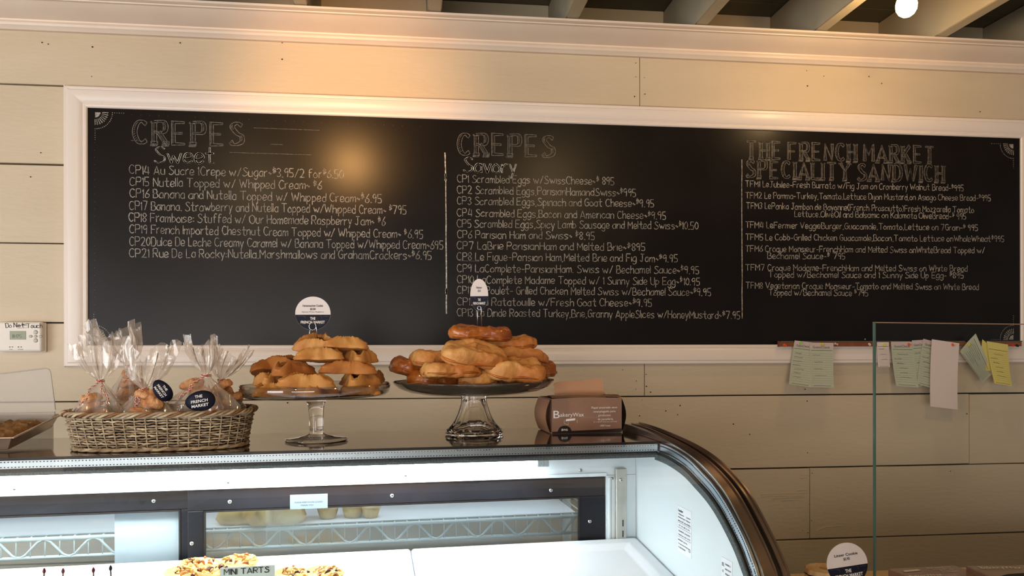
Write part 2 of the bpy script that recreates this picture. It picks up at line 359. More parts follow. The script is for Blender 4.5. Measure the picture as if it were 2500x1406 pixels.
for r in range(len(SE)-1):
    xs = [-4]+sorted(JO[r])+[4]
    for i in range(len(xs)-1):
        m = MB(); g = .0022; z0 = ZE+SE[r+1]+random.uniform(.0016, .0030); z1 = ZE+SE[r]-random.uniform(.0012, .0024); n = 24
        yy = random.uniform(-.0006, .0006); y_ = [yy+random.uniform(-.0008, .0008) for _ in range(2)]
        a, b = xs[i]+(.0012 if i else 0), xs[i+1]-.0010
        vs = []
        for k in range(n+1):
            x = a+(b-a)*k/n; dz0 = random.uniform(-.0005, .0005); dz1 = random.uniform(-.0005, .0005)
            vs += [(x, y_[0]+.0015, z0+dz0), (x, y_[0], z0+dz0+.0018), (x, y_[1], z1+dz1-.0018), (x, y_[1]+.0015, z1+dz1), (x, .0188, z1+dz1), (x, .0188, z0+dz0)]
        fs = [(k*6+j, k*6+(j+1) % 6, k*6+6+(j+1) % 6, k*6+6+j) for k in range(n) for j in range(6)]+[(0, 1, 2, 3, 4, 5), tuple(n*6+j for j in (5, 4, 3, 2, 1, 0))]
        m.add(vs, fs); m.make('plank', MT['plank'], wall)
nh = MB()
for (px, py) in [(103,104),(118,108),(226,115),(440,105),(689,105),(689,145),(224,187),(75,432),(100,373),(1552,154),(1552,188),(1549,236),(1573,190),(1574,230),(1971,210),(1969,173),(2011,186),(2121,187),(2152,204),(2392,273),(702,983),(1520,903),(1577,914),(1553,930),(1552,950),(1578,943),(1588,957),(1561,1015),(1567,976),(1660,990),(1625,1003),(1654,1012),(1965,950),(1971,1105),(1982,1155),(1976,1230),(1981,1270),(1960,1295),(1972,1300),(1970,979),(2360,1010),(1790,1035),(1830,1060),(2320,1150),(2440,1390)]:
    P = wp(px, py); nh.disc((P.x, -.0016, P.z), Vector((1, 0, 0)), Vector((0, 0, 1)), random.uniform(.0012, .0024), 7)
setp(nh.make('nail_hole', MT['gap'], wall), kind='stuff')
# shallow saw marks in the planks on the right
sm = MB()
for (x0, y0, x1, y1) in [(1856,1207,1970,1203),(1860,1212,1960,1210),(1885,1217,1965,1213),(1955,1160,1970,1160),(1952,1167,1971,1166),(1945,1198,1971,1196),(1910,1222,1940,1221),(1992,1296,2020,1284),(2020,1286,2060,1284)]:
    a, b = wp(x0, y0), wp(x1, y1); a.y = b.y = -.0012; sm.tube([a, (a+b)/2+Vector((0, 0, .0007)), b], .0013, 4)
setp(sm.make('saw_mark', MT['plank'], wall), kind='stuff')
# crown moulding
CP = [(0, .752), (.012, .752), (.016, .757), (.022, .762), (.024, .768), (.020, .775), (.015, .777), (.016, .781), (.024, .783), (.031, .786), (.044, .791), (.058, .797), (.070, .804), (.078, .810), (.086, .811), (.087, .814), (.094, .815), (.100, .817), (.101, .823), (0, .823)]
cr = MB(); cr.sweep(CP, lambda u, a, b: (u, -a-.0005, ZE+b), [-4, -1.6, .2, 1.9, 4])
setp(cr.make('trim_1', MT['trim'], auto=.5), 'white crown moulding with a beaded lower edge above the planks', kind='structure')
# ceiling with joists, boards and blocking
ceil = thing('ceiling', (0, 0, 2.4), 'painted wooden ceiling with exposed joists running into the wall', kind='structure')
ZJ0, ZJ1 = ZE+.8255, ZE+.996
JX = [-3.55, -3.15, -2.75, -2.35, -1.95, -1.55, -1.15, -.75, -.345, .039, .451, .853, 1.240, 1.646, 2.05, 2.46, 2.86, 3.26, 3.66]
JX = [(x, x+.040) for x in JX]
for i, (a, b) in enumerate(JX):
    m = MB(); m.box((a, -6.6, ZJ0), (b, .249, ZJ1)); m.make('joist', MT['joist'], ceil, bevel=.003, seg=1)
    if i < len(JX)-1:
        m = MB(); m.box((b+.001, .215, ZJ0-.03), (JX[i+1][0]-.001, .25, ZJ1-.0005)); m.make('blocking', MT['block'], ceil)
yb = .25
while yb > -6.6:
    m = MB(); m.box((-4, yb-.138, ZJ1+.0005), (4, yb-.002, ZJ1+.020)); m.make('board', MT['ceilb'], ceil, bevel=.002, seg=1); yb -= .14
m = MB(); m.box((-4, -7, ZJ1+.022), (4, .3, ZJ1+.06)); m.make('roof_deck', MT['gap'], ceil)
m = MB(); m.box((-4, .0195, 2.4835), (4, .214, 2.4845)); m.make('wall_plate', MT['block'], ceil)

# ------------------------------------------------------------------ chalkboard menu
BX0, BX1, BZ0, BZ1 = -.9415, 2.012, ZE-.1545, ZE+.5345
cbd = thing('chalkboard', ((BX0+BX1)/2, 0, ZE-.215), 'long black chalkboard menu in a wide white moulded frame on the plank wall', 'menu board')
YB = -.0075
m = MB(); m.box((BX0-.01, YB, BZ0-.01), (BX1+.01, -.0015, BZ1+.01)); m.make('writing_surface', MT['board'], cbd)
FPR = [(0, .0), (.0, .010), (.003, .013), (.009, .014), (.012, .0115), (.014, .0135), (.020, .017), (.030, .0195), (.042, .021), (.050, .0205), (.053, .018), (.056, .0185), (.060, .0185), (.0625, .016), (.0625, .0)]
def rail(ax, sz, corner_a, corner_b, scale):
    # profile offset runs outward from the board edge; mitred ends
    mm = MB(); vs = []
    for (c, out) in ((corner_a, -1), (corner_b, 1)):
        for (d, h) in FPR:
            d *= scale
            if ax == 'x': P = (c+out*d, -.0016-h, sz[0]+sz[1]*d)
            else: P = (sz[0]+sz[1]*d, -.0016-h, c+out*d)
            vs.append(P)
    n = len(FPR)
    mm.add(vs, [(k, (k+1) % n, n+(k+1) % n, n+k) for k in range(n)]+[tuple(range(n)), tuple(range(n, 2*n))[::-1]])
    mm.make('frame_rail', MT['frame'], cbd, auto=.5)
rail('x', (BZ1, 1), BX0, BX1, .955); rail('x', (BZ0, -1), BX0, BX1, .97)
rail('z', (BX0, -1), BZ0, BZ1, 1.0); rail('z', (BX1, 1), BZ0, BZ1, 1.0)
NB = Vector((0, -1, 0)); YT = YB-.0006
def bp(px, py):
    return hit(px, py, (0, YT, 0), (0, 1, 0))
PXM = 2.45/FPX   # metres per pixel on the wall near the centre
def chalk_line(text, x0, y0, x1, y1, cap, mat='chalk', wd=.0021, jit=.2):
    mm = MB(); mm.flat = True; hand(mm, text, bp(x0, y0), bp(x1, y1), cap*PXM, wd, NB, jit); mm.make('chalk_writing', MT[mat], cbd)
L1 = [("CP14 Au Sucre 1Crepe w/Sugar~$3.95/2 for$6.50", 316, 424, 838, 435), ("CP15 Nutella Topped w/ Whipped Cream~ $6", 317, 453, 785, 462.6),
 ("CP16 Banana and Nutella Topped w/ Whipped Cream~$6.95", 317, 481.6, 931, 495), ("CP17 Banana. Strawberry and Nutella Topped w/Whipped Cream~ $795", 316, 512, 991, 522.6),
 ("CP18 Framboise: Stuffed w/ Our Homemade Raspberry Jam~ $6", 315, 540.5, 940, 550), ("CP19 French Imported Chestnut Cream Topped w/ Whipped Cream~ $6.95", 316, 569, 1032, 581.5),
 ("CP20Dulce De Leche Creamy Caramel w/ Banana Topped w/Whipped Cream~695", 316, 599, 1081, 608), ("CP21 Rue De La Rocky:Nutella,Marshmallows and GrahamCrackers~$6.95", 316, 628, 1053, 633)]
for i, (t, *q) in enumerate(L1): chalk_line(t, *q, 20)
L2 = [("CP1 Scrambled Eggs w/SwissCheese~$ 895", 445, 1499, 451), ("CP2 Scrambled Eggs,ParisianHamandSwiss~$995", 472, 1552, 479.5), ("CP3 Scrambled Eggs,Spinach and Goat Cheese~$9.95", 499, 1596, 505.5),
 ("CP4 Scrambled Eggs,Bacon and American Cheese~$9.95", 528, 1625, 535), ("CP5 Scrambled Eggs,Spicy Lamb Sausage and Melted Swiss~$10.50", 554.6, 1704, 559.6), ("CP6 Parisian Ham and Swiss~ $8.95", 580.6, 1451, 584.6),
 ("CP7 LaBrie ParisianHam and Melted Brie~$895", 608, 1574, 612), ("CP8 Le Figue-Parisian Ham,Melted Brie and Fig Jam~$9.95", 635, 1654, 639.5), ("CP9 LaComplete-ParisianHam. Swiss w/ Bechamel Sauce~$9.95", 663.5, 1706, 668),
 ("CP10 LaComplete Madame Topped w/ 1 Sunny Side Up Egg~$10.95", 691, 1708, 696), ("CP11 La Poulet- Grilled Chicken Melted Swiss w/Bechamel Sauce~$9.95", 717, 1735, 722), ("CP12 La Ratatouille w/Fresh Goat Cheese~$9.95", 745, 1591, 748),
 ("CP13 La Dinde Roasted Turkey,Brie,Granny AppleSlices w/HoneyMustard~$7.95", 771.5, 1806, 778)]
for t, ya, xb, yb_ in L2: chalk_line(t, 1116, ya, xb, yb_, 18.5)
L3 = [("TFM1 LeJubilee-Fresh Burrata w/Fig Jam on Cranberry Walnut Bread-$995", 1820, 456, 2352, 466), ("TFM2 Le Pamma-Turkey,Tomato,Lettuce Dijon Mustard,on Asiago Cheese Bread-$995", 1820, 484, 2418, 490),
 ("TFM3 LePanka Jambon de Bayonne(French Prosciutto)Fresh Mozzarella Tomato", 1822, 509, 2377, 519), ("Lettuce.OliveOil and Balsamic on Kalamata OliveBread-$ 995", 1940, 529, 2358, 535),
 ("TFM4 LeFermier VeggieBurger,Guacamole,Tomato,Lettuce on 7Grain-$ 995", 1820, 556, 2387, 563), ("TFM5 Le Cobb-Grilled Chicken Guacamole,Bacon,Tomato Lettuce onWholeWheat$995", 1820, 586, 2451, 590),
 ("TFM6 Croque Monsieur-FrenchHam and Melted Swiss onWhiteBread Topped w/", 1820, 614, 2404, 618), ("Bechamel Sauce-$ 795", 1874, 631.5, 2063, 632.5), ("TFM7 Croque Madame-FrenchHam and Melted Swiss on White Bread", 1820, 660, 2362, 662.5),
 ("Topped w/Bechamel Sauce and 1 Sunny Side Up Egg- $895", 1877, 677, 2352, 679), ("TFM8 Vegetarian Croque Monsieur-Tomato and Melted Swiss on White Bread", 1821, 704, 2389, 707.5), ("Topped w/Bechamel Sauce $795", 1877, 721, 2119, 722)]
for t, *q in L3: chalk_line(t, *q, 15.5, wd=.0020)
def thick_word(text, x0, y0, x1, y1, cap, mat, wd):
    mm = MB(); mm.flat = True
    for d in ((0, 0), (1.2, .5), (2.4, .2)):
        random.seed(5); hand(mm, text, bp(x0+d[0], y0+d[1]), bp(x1+d[0], y1+d[1]), cap*PXM, wd, NB, .15)
    mm.make('chalk_writing', MT[mat], cbd)
thick_word("Sweet", 376, 397, 521, 399, 36, 'chalkbright', .0030)
thick_word("Savory", 1131, 419, 1259, 423, 34, 'chalkbright', .0030)
def header(text, x0, y0, x1, y1, cap, mat, hatch=True):
    st, W = layout(text, .05, 3.4); P0, P1 = bp(x0, y0), bp(x1, y1); ex = (P1-P0)/W; ey = NB.cross(ex).normalized()*(cap*PXM/8); mm = MB(); mm.flat = True
    X = lambda x, y: P0+ex*x+ey*y
    for ch, pts in st:
        n = len(pts); l, r = [], []
        for i, p in enumerate(pts):
            t = (pts[min(i+1, n-1)]-pts[max(i-1, 0)]); t = t.normalized() if t.length > 1e-6 else Vector((1, 0, 0))
            h = .30+.75*abs(t.y); nn = Vector((-t.y, t.x, 0)); l.append(p+nn*h); r.append(p-nn*h)
        loop = l+r[::-1]+[l[0]]
        mm.ribbon([X(p.x, p.y) for p in loop], .0018, NB)
        for q in (pts[0], pts[-1]):
            t = pts[1]-pts[0]
            if n < 4 and abs(t.y) > abs(t.x)*1.2 and (abs(q.y) < .6 or abs(q.y-8) < .6):
                a, b = q.x-1.5, q.x+1.5; s = .55 if q.y < 4 else -.55
                mm.ribbon([X(a, q.y), X(b, q.y), X(b, q.y+s), X(a, q.y+s), X(a, q.y)], .0016, NB)
                if hatch and q.y < 4:
                    for k in range(7):
                        xx = a+.45*k; mm.ribbon([X(xx, -.1), X(xx-.35, -.95)], .0016, NB)
                    mm.ribbon([X(a-.4, -1.0), X(b-.4, -1.0), X(b, -.1)], .0014, NB)
        if hatch:
            for i in range(n-1):
                seg = pts[i+1]-pts[i]
                if abs(seg.y) > abs(seg.x):
                    K = max(1, int(seg.length/.5))
                    for k in range(K):
                        p = pts[i]+seg*(k/K); mm.ribbon([X(p.x-.55, p.y-.15), X(p.x+.1, p.y+.35)], .0011, NB)
    mm.make('chalk_heading', MT[mat], cbd)
header("CREPES", 330, 349, 590, 354, 50, 'chalkdim'); header("CREPES", 1122, 376, 1350, 381, 49, 'chalkdim')
header("THE FRENCH MARKET", 1824, 386, 2280, 397, 42, 'chalkdim'); header("SPECIALITY SANDWICH", 1824, 432, 2303, 443, 41, 'chalkdim')
def cline(pts, wd=.002, mat='chalk', jit=.4, name='chalk_line'):
    mm = MB(); mm.flat = True; P = []
    for i in range(len(pts)-1):
        for k in range(12): P.append((pts[i][0]+(pts[i+1][0]-pts[i][0])*k/12+random.uniform(-jit, jit), pts[i][1]+(pts[i+1][1]-pts[i][1])*k/12))
    P.append(pts[-1]); mm.ribbon([bp(*p) for p in P], [wd*random.uniform(.8, 1.3) for _ in P], NB); mm.make(name, MT[mat], cbd)
cline([(1086, 373), (1088.5, 440), (1090, 765)], .0030, 'chalkbright'); cline([(1811, 390), (1812, 777)], .0028, 'chalk')
cline([(1087.5, 425), (1088, 440)], .0052, 'chalkbright'); cline([(1089.5, 705), (1089.5, 718)], .005, 'chalkbright')
for q in [((560, 372), (760, 378)), ((320, 343), (345, 344)), ((620, 312), (780, 318)), ((1120, 636), (1170, 638)), ((660, 352), (690, 353))]: cline(list(q), .0009, 'chalkdim')
def sun(cx_, cy_, sx, sy, R=38):
    mm = MB(); mm.flat = True; c = bp(cx_, cy_); X = Vector((sx, 0, 0))*PXM; Z = Vector((0, 0, -sy))*PXM
    fan = [c]+[c+X*(cos(a)*12)+Z*(sin(a)*12) for a in [k*pi/2/8 for k in range(9)]]
    mm.add(fan, [tuple(range(len(fan)))])
    for k in range(9):
        a = k*pi/2/8; mm.ribbon([c+X*(cos(a)*16)+Z*(sin(a)*16), c+X*(cos(a)*29)+Z*(sin(a)*29)], .0019, NB)
        if k < 8:
            a += pi/32; mm.disc(c+X*(cos(a)*27)+Z*(sin(a)*27), Vector((1, 0, 0)), Vector((0, 0, 1)), .0009, 6)
    for k in range(15):
        a = k*pi/2/14; mm.disc(c+X*(cos(a)*R)+Z*(sin(a)*R), Vector((1, 0, 0)), Vector((0, 0, 1)), .0014, 6)
    for k in range(1, 6):
        for p in (X*(R+5*k), Z*(R+5*k)): mm.disc(c+p, Vector((1, 0, 0)), Vector((0, 0, 1)), .0012, 6)
    mm.make('corner_sun', MT['chalk'], cbd)
sun(232, 274, 1, 1); sun(229, 834, 1, -1); sun(2474, 352, -1, 1); sun(2474, 829, -1, -1)
mm = MB(); mm.flat = True
for k in range(26):
    P = bp(231, 330+k*18); mm.disc(P, Vector((1, 0, 0)), Vector((0, 0, 1)), .0008, 5)
for k in range(34):
    P = bp(300+k*22, 279+k*.9); mm.disc(P, Vector((1, 0, 0)), Vector((0, 0, 1)), random.uniform(.0005, .001), 5)
setp(mm.make('chalk_dots', MT['chalkdim'], cbd), kind='stuff')

# ------------------------------------------------------------------ thermostat
tp0, tp1 = wp(8, 786), wp(113, 858)
TW, TH = tp1.x-tp0.x, tp0.z-tp1.z
th = thing('thermostat', (tp0.x, 0, tp1.z), 'white thermostat with a green screen and Do Not Touch scrawled on top', 'thermostat')
m = MB(); m.box((tp0.x, -.030, tp1.z), (tp0.x+TW, -.008, tp0.z)); m.make('housing', MT['tag'], th, bevel=.006, seg=4)
m = MB(); m.box((tp0.x+.001, -.010, tp1.z-.002), (tp0.x+TW+.003, -.0017, tp0.z-.002)); m.make('back_plate', MT['tag'], th, bevel=.003)
def tq(px, py): return hit(px, py, (0, -.0303, 0), (0, 1, 0))
a, b = tq(24, 808), tq(63, 829)
m = MB(); m.box((a.x, -.0312, b.z), (b.x, -.029, a.z)); lc = m.make('screen', MT['lcd'], th)
m = MB(); m.flat = True; hand(m, "8:05", tq(31, 824)+Vector((0, -.0013, 0)), tq(52, 824)+Vector((0, -.0013, 0)), .009, .0008, NB, .05); m.make('screen_digits', MT['print'], lc)
for (x, y, rx, rz) in [(87, 811, .0055, .0055), (87, 831, .0055, .0055), (75, 821, .0045, .0032), (87, 821, .0045, .0032), (99, 821, .0045, .0032)]:
    c = tq(x, y); m = MB(); m.lathe([(0, .0001), (1, 0), (1, .5), (.7, .9), (0, 1)], 14)
    m.v = [(c.x+v[0]*rx, -.0300-v[2]*.0022, c.z+v[1]*rz) for v in m.v]; m.make('button', MT['btn'], th, smooth=True)
    m = MB(); m.v = []; m.tube([(c.x+cos(k*pi/7)*rx*1.05, -.0303, c.z+sin(k*pi/7)*rz*1.05) for k in range(14)], .00035, 4, closed=True); m.make('button_ring', MT['print'], th)
for x in (27, 48):
    c = tq(x, 847); m = MB(); m.box((c.x-.005, -.0304, c.z-.0014), (c.x+.005, -.0298, c.z+.0014)); m.make('switch_slot', MT['ink' if x > 30 else 'print'], th)
    m = MB(); m.box((c.x-.001, -.0325, c.z-.0013), (c.x+.004, -.030, c.z+.0013)); m.make('switch', MT['white'], th, bevel=.0004)
for (t, x0, x1, y) in [("Do", 14, 28, 800), ("Not", 34, 58, 799), ("Touch", 66, 103, 801)]:
    m = MB(); m.flat = True; hand(m, t, tq(x0, y)+Vector((0, -.0006, 0)), tq(x1, y-1)+Vector((0, -.0006, 0)), .0125, .0013, NB, .3)
    if t == "Not":
        for k in range(4): m.ribbon([tq(44, 797-k)+Vector((0, -.0006, 0)), tq(66, 789+2*k)+Vector((0, -.0006, 0))], .0006, NB)
        m.ribbon([tq(42, 801)+Vector((0, -.0006, 0)), tq(66, 800)+Vector((0, -.0006, 0))], .0007, NB)
    m.make('handwriting', MT['ink'], th)
m = MB(); m.flat = True
for x in (27, 50): put_text(m, "FAN" if x < 30 else "SYSTEM", tq(x, 853)+Vector((0, -.0005, 0)), Vector((1, 0, 0)), Vector((0, 0, 1)), .008 if x < 30 else .014, .0018)
m.make('printing', MT['print'], th)

# ------------------------------------------------------------------ rail with order slips
ra, rb = wp(1898, 835, -.02), wp(2487, 834, -.02); rz = (ra.z+rb.z)/2
rl = thing('note_rail', ((ra.x+rb.x)/2, 0, rz-.014), 'brown strip rail pinned along the lower right edge of the chalkboard frame', 'rail')
m = MB(); m.box((ra.x, -.034, rz-.0145), (rb.x, -.0225, rz)); m.make('cork_strip', MT['cork'], rl, bevel=.001)
m = MB(); m.box((ra.x, -.036, rz), (rb.x, -.0222, rz+.003)); m.make('metal_edge', MT['steel'], rl)
m = MB(); m.box((ra.x-.001, -.036, rz-.0155), (ra.x+.002, -.0222, rz+.003)); m.make('end_cap', MT['cork'], rl)
def slip(corners, mat, label, yoff, curl=.012, head=None, lines=0, headmat=None, name='order_slip', cat='order slip', group=None, txt=None):
    P = [hit(x, y, (0, yoff-(curl if k > 1 else 0), 0), (0, 1, 0)) for k, (x, y) in enumerate(corners)]       # TL TR BR BL
    t = thing(name, ((P[0]+P[1])/2)[:], label, cat, group)
    m = MB(); n, k = 12, 8
    def f(u, v, e=0):
        q = (P[0]*(1-u)+P[1]*u)*(1-v)+(P[3]*(1-u)+P[2]*u)*v
        q = q.copy(); q.y += curl*(v-v*v)*.8 - .0015*sin(u*3.1)*v - e; return q
    for e in (0, .0003):
        b0 = len(m.v); m.add([f(i/k, j/n, e) for j in range(n+1) for i in range(k+1)], [(j*(k+1)+i, j*(k+1)+i+1, (j+1)*(k+1)+i+1, (j+1)*(k+1)+i) for j in range(n) for i in range(k)])
    m.make('paper', mat, t, smooth=True)
    if headmat:
        m = MB(); m.flat = True; m.add([f(.0+i/k, j*.025, .0008) for j in range(6) for i in range(k+1)], [(j*(k+1)+i, j*(k+1)+i+1, (j+1)*(k+1)+i+1, (j+1)*(k+1)+i) for j in range(5) for i in range(k)])
        m.make('slip_heading', headmat, t, smooth=True)
    m = MB(); m.flat = True
    if txt:
        ex = (P[1]-P[0]); W = ex.length; ex = ex.normalized(); ey = (P[0]-P[3]).normalized(); put_text(m, txt, f(.48, .10, .0016), ex, ey, W*.72, .0075, .0)
    if lines:
        m.ribbon([f(.05, .175, .0014), f(.5, .175, .0014), f(.95, .175, .0014)], .0012, NB)
        for j in range(14):
            v = .25+.05*j; m.ribbon([f(.05, v, .0014), f(.5, v, .0014), f(.95, v, .0014)], .00028, NB)
        m.ribbon([f(.1, .965, .0014), f(.5, .965, .0014), f(.85, .965, .0014)], .001, NB)
        rr = random.Random(lines)
        for j in range(lines):
            v = .28+.62*j/max(1, lines); x0 = rr.uniform(.06, .3); x1 = min(.95, x0+rr.uniform(.3, .55)); pts = []
            K = 26
            for q in range(K): pts.append(f(x0+(x1-x0)*q/K, v+rr.uniform(-.012, .012), .0016))
            m.ribbon(pts, .0006, NB)
    if m.f: m.make('slip_printing', MT['print'], t)
    return t
G = MT['papg']; PK = MT['papp']
slip([(1940, 831), (1984, 836), (1981, 946), (1926, 938)], G, 'green guest check slip, leftmost on the rail, slightly askew', -.038, .02, lines=7, headmat=PK, txt='GuestCheck')
slip([(1977, 836), (2035, 837), (2036, 946), (1981, 945)], G, 'green guest check slip hanging straight beside the leftmost one', -.041, .015, lines=4, headmat=PK, txt='GuestCheck')
slip([(2141, 835), (2170, 835), (2173, 896), (2144, 896)], MT['papw'], 'small narrow white receipt pinned behind the glass pane edge', -.038, .008, lines=3)
slip([(2175, 834), (2228, 834), (2243, 946), (2188, 942)], G, 'green guest check slip under the orange pin next to the small receipt', -.038, .022, lines=6, headmat=PK, txt='GuestCheck')
slip([(2226, 831), (2262, 829), (2256, 941), (2240, 944)], G, 'green slip half hidden between two guest checks', -.0395, .012, lines=3, headmat=PK, txt='GuestCheck')
slip([(2254, 827), (2300, 838), (2290, 952), (2239, 937)], G, 'tilted green guest check slip tucked under the long white sheet', -.043, .014, lines=6, headmat=PK, txt='GuestCheck')
slip([(2275, 828), (2342, 838), (2338, 1000), (2271, 992)], MT['papw'], 'long blank white sheet, the tallest paper on the rail', -.062, .022)
slip([(2398, 828), (2420, 846), (2424, 905), (2392, 905)], MT['papy'], 'yellow paper corner showing behind the diagonal green slip', -.038, .004)
slip([(2382, 814), (2424, 912), (2399, 936), (2343, 858)], G, 'green guest check slip pinned at a steep diagonal tilt', -.041, .012, lines=7, headmat=None, txt=None)
slip([(2409, 833), (2461, 841), (2471, 943), (2428, 936)], MT['papy'], 'yellow order slip at the right end of the rail', -.044, .022, lines=6)
for (x, y, mt, lb, yo) in [(1915, 842, 'pino', 'orange push pin alone at the left end of the rail', -.034), (1955, 836, 'ping', 'lime green push pin in the leftmost guest check', -.039), (2005, 840, 'piny', 'yellow push pin in the second guest check', -.042),
    (2039, 839, 'pinc', 'clear push pin just right of the second guest check', -.034), (2122, 840, 'pinc', 'clear push pin in the bare rail left of the glass pane', -.034), (2158, 841, 'piny', 'yellow push pin in the small white receipt', -.039), (2218, 840, 'pino', 'orange push pin in the guest check right of the small receipt', -.040),
    (2325, 841, 'pino', 'orange push pin in the long white sheet', -.063), (2362, 840, 'piny', 'yellow push pin in the diagonal green slip', -.044), (2472, 842, 'pinr', 'red push pin at the right end of the rail', -.034), (2482, 843, 'gap', 'black push pin at the very right end of the rail', -.034)]:
    c = hit(x, y, (0, yo, 0), (0, 1, 0)); t = thing('push_pin', c[:], lb, 'push pin', None, rot=(pi/2+.25, 0, random.uniform(-.5, .5)))
    m = MB(); m.lathe([(.0, -.001), (.0042, -.001), (.0042, .0006), (.002, .0022), (.0019, .0062), (.0036, .0078), (.0036, .0094), (0, .0098)], 14); m.make('pin_head', MT[mt], t, smooth=False, world=False, auto=.6)
    m = MB(); m.tube([(0, 0, -.006), (0, 0, 0)], .0005, 5); m.make('pin_needle', MT['screw'], t, world=False)
m = MB(); c = bp(2112, 828); m.lathe([(0, 0), (.0022, 0), (.0018, .001), (0, .0014)], 8, rf=None); m.v = [(c.x+v[0], c.y-v[2], c.z+v[1]) for v in m.v]; m.make('chalk_speck', MT['chalkbright'], cbd)

# ------------------------------------------------------------------ pendant bulb
bc = hit(2213, 12, (0, -.45, 0), (0, 1, 0))
pb = thing('ceiling_lamp', (bc.x, bc.y, ZJ0+.1), 'glowing warm bulb hanging at the top right between the ceiling joists', 'lamp')
m = MB(); m.lathe([(0, -.032), (.011, -.0305), (.020, -.024), (.026, -.013), (.0275, 0), (.024, .014), (.017, .03), (.0135, .042), (.013, .05)], 28, c=bc); m.make('bulb', MT['bulb'], pb, smooth=True)
m = MB(); m.lathe([(.0, .049), (.016, .049), (.019, .056), (.019, .085), (.012, .095), (.004, .097), (.004, ZJ1-bc.z)], 20, c=bc, capt=True); m.make('socket', MT['socket'], pb, smooth=True)
lamp('bulb_light', 'POINT', (bc.x, bc.y, bc.z-.06), 3.0, WARM, shadow_soft_size=.03)

# ------------------------------------------------------------------ refrigerated display case (case frame: u along, v towards the wall, z up; origin at the front right corner of the top)
UL, VB, VI = -2.05, .320, .134          # left end, back of the top ledge, inner back wall
case = thing('display_case', cw(-1, -.1, 0), 'long curved-glass refrigerated bakery case with a mirror-like steel top', 'display case', rot=(0, 0, CASE_ROT))
EXW, EYW, EZW = EX, EY, Vector((0, 0, 1))
def cbox(name, a, b, mat, bevel=0, parent=None, **k):
    m = MB(); m.box(a, b, cw); return m.make(name, MT[mat] if isinstance(mat, str) else mat, parent or case, bevel=bevel, **k)
cbox('steel_top', (UL, .002, 1.294), (-.0005, VB, ZT), 'steel', .001)
cbox('top_extension', (.0002, .236, 1.294), (.047, VB, ZT), 'steel', .001)
cbox('top_edge_strip', (UL, -.004, 1.3070), (-.001, .0018, 1.3105), 'blackgloss')
# curved double glazing, outer and inner sheet with a punched spacer bar round the edge
GO = catmull([Vector(p+(0,)) for p in [(0, 1.309), (-.07, 1.3075), (-.146, 1.2985), (-.207, 1.2825), (-.259, 1.2660), (-.306, 1.243), (-.357, 1.209), (-.387, 1.181), (-.409, 1.154), (-.448, 1.08), (-.473, 1.0), (-.485, .90), (-.485, .70)]], 6)
def offs(c, d):
    out = []
    for i, p in enumerate(c):
        t = (c[min(i+1, len(c)-1)]-c[max(i-1, 0)]).normalized(); out.append(Vector((p.x+t.y*(-d)*-1*-1, p.y-(-t.x)*d*1, 0)) if False else Vector((p.x - t.y*d, p.y + t.x*d, 0)))
    return out
GI = offs(GO, .020)
def sheet(name, c, u0, u1, thick, mat, nu=2):
    c2 = offs(c, thick); prof = [(p.x, p.y) for p in c]+[(p.x, p.y) for p in c2[::-1]]
    m = MB(); m.sweep(prof, lambda u, a, b: cw(u, a, b), [u0+(u1-u0)*i/nu for i in range(nu+1)]); return m.make(name, mat, case, auto=.6)
sheet('curved_glass', GO, UL, -.006, .0006, MT['glass'])
sheet('inner_glass', GI, UL, -.008, .0006, MT['glass'])
cbox('spacer_bar', (UL, -.0085, 1.2925), (-.0075, -.0045, 1.3065), 'alu')
m = MB()
uu = -.016
while uu > -1.42:
    for zz in (1.3038, 1.2950): m.box((uu-.0010, -.0090, zz-.0008), (uu+.0010, -.0086, zz+.0008), cw)
    uu -= .0056
setp(m.make('spacer_hole', MT['dot'], case), kind='stuff')
cbox('top_seal', (UL, -.010, 1.2892), (-.0075, -.002, 1.2924), 'blackgloss')
cbox('spacer_reflection', (UL, -.007, 1.2800), (-.0075, .0015, 1.2891), 'gask')  # reflection of the spacer bar put in as a solid grey strip
# right-hand end: enamel panel, foam gasket, spacer, polished rail
ec = [p for p in GO]
def band(name, c0, c1, u0, u1, mat, auto=.6):
    """band between two profile curves, from u0 to u1"""
    m = MB(); prof0 = [(p.x, p.y) for p in c0]; prof1 = [(p.x, p.y) for p in c1]; n = len(prof0)
    vs = [cw(u0, *p) for p in prof0]+[cw(u0, *p) for p in prof1]+[cw(u1, *p) for p in prof0]+[cw(u1, *p) for p in prof1]
    fs = []
    for i in range(n-1): fs += [(i, i+1, n+i+1, n+i), (2*n+i, 3*n+i, 3*n+i+1, 2*n+i+1), (i, 2*n+i, 2*n+i+1, i+1), (n+i, n+i+1, 3*n+i+1, 3*n+i)]
    fs += [(0, n, 3*n, 2*n), (n-1, 3*n-1, 4*n-1, 2*n-1)]
    m.add(vs, fs); return m.make(name, MT[mat], case, auto=auto)
epi = offs(GO, .034)
m = MB(); prof = [(VI+.02, 1.2935)]+[(.0, 1.2935)]+[(p.x, p.y) for p in epi[1:]]+[(VI+.02, .70)]
m.sweep(prof, lambda u, a, b: cw(u, a, b), [-.002, -.0008]); ep = m.make('end_panel', MT['inner'], case)
band('foam_gasket', offs(GO, .0345), offs(GO, .0225), -.010, -.0025, 'gask')
band('end_seal', offs(GO, .0225), offs(GO, .020), -.0072, -.0022, 'blackgloss')
band('end_spacer', offs(GO, .0200), offs(GO, .0010), -.0045, .000, 'alu')
m = MB(); cc = offs(GO, .0155); cd = offs(GO, .0055); L = 0
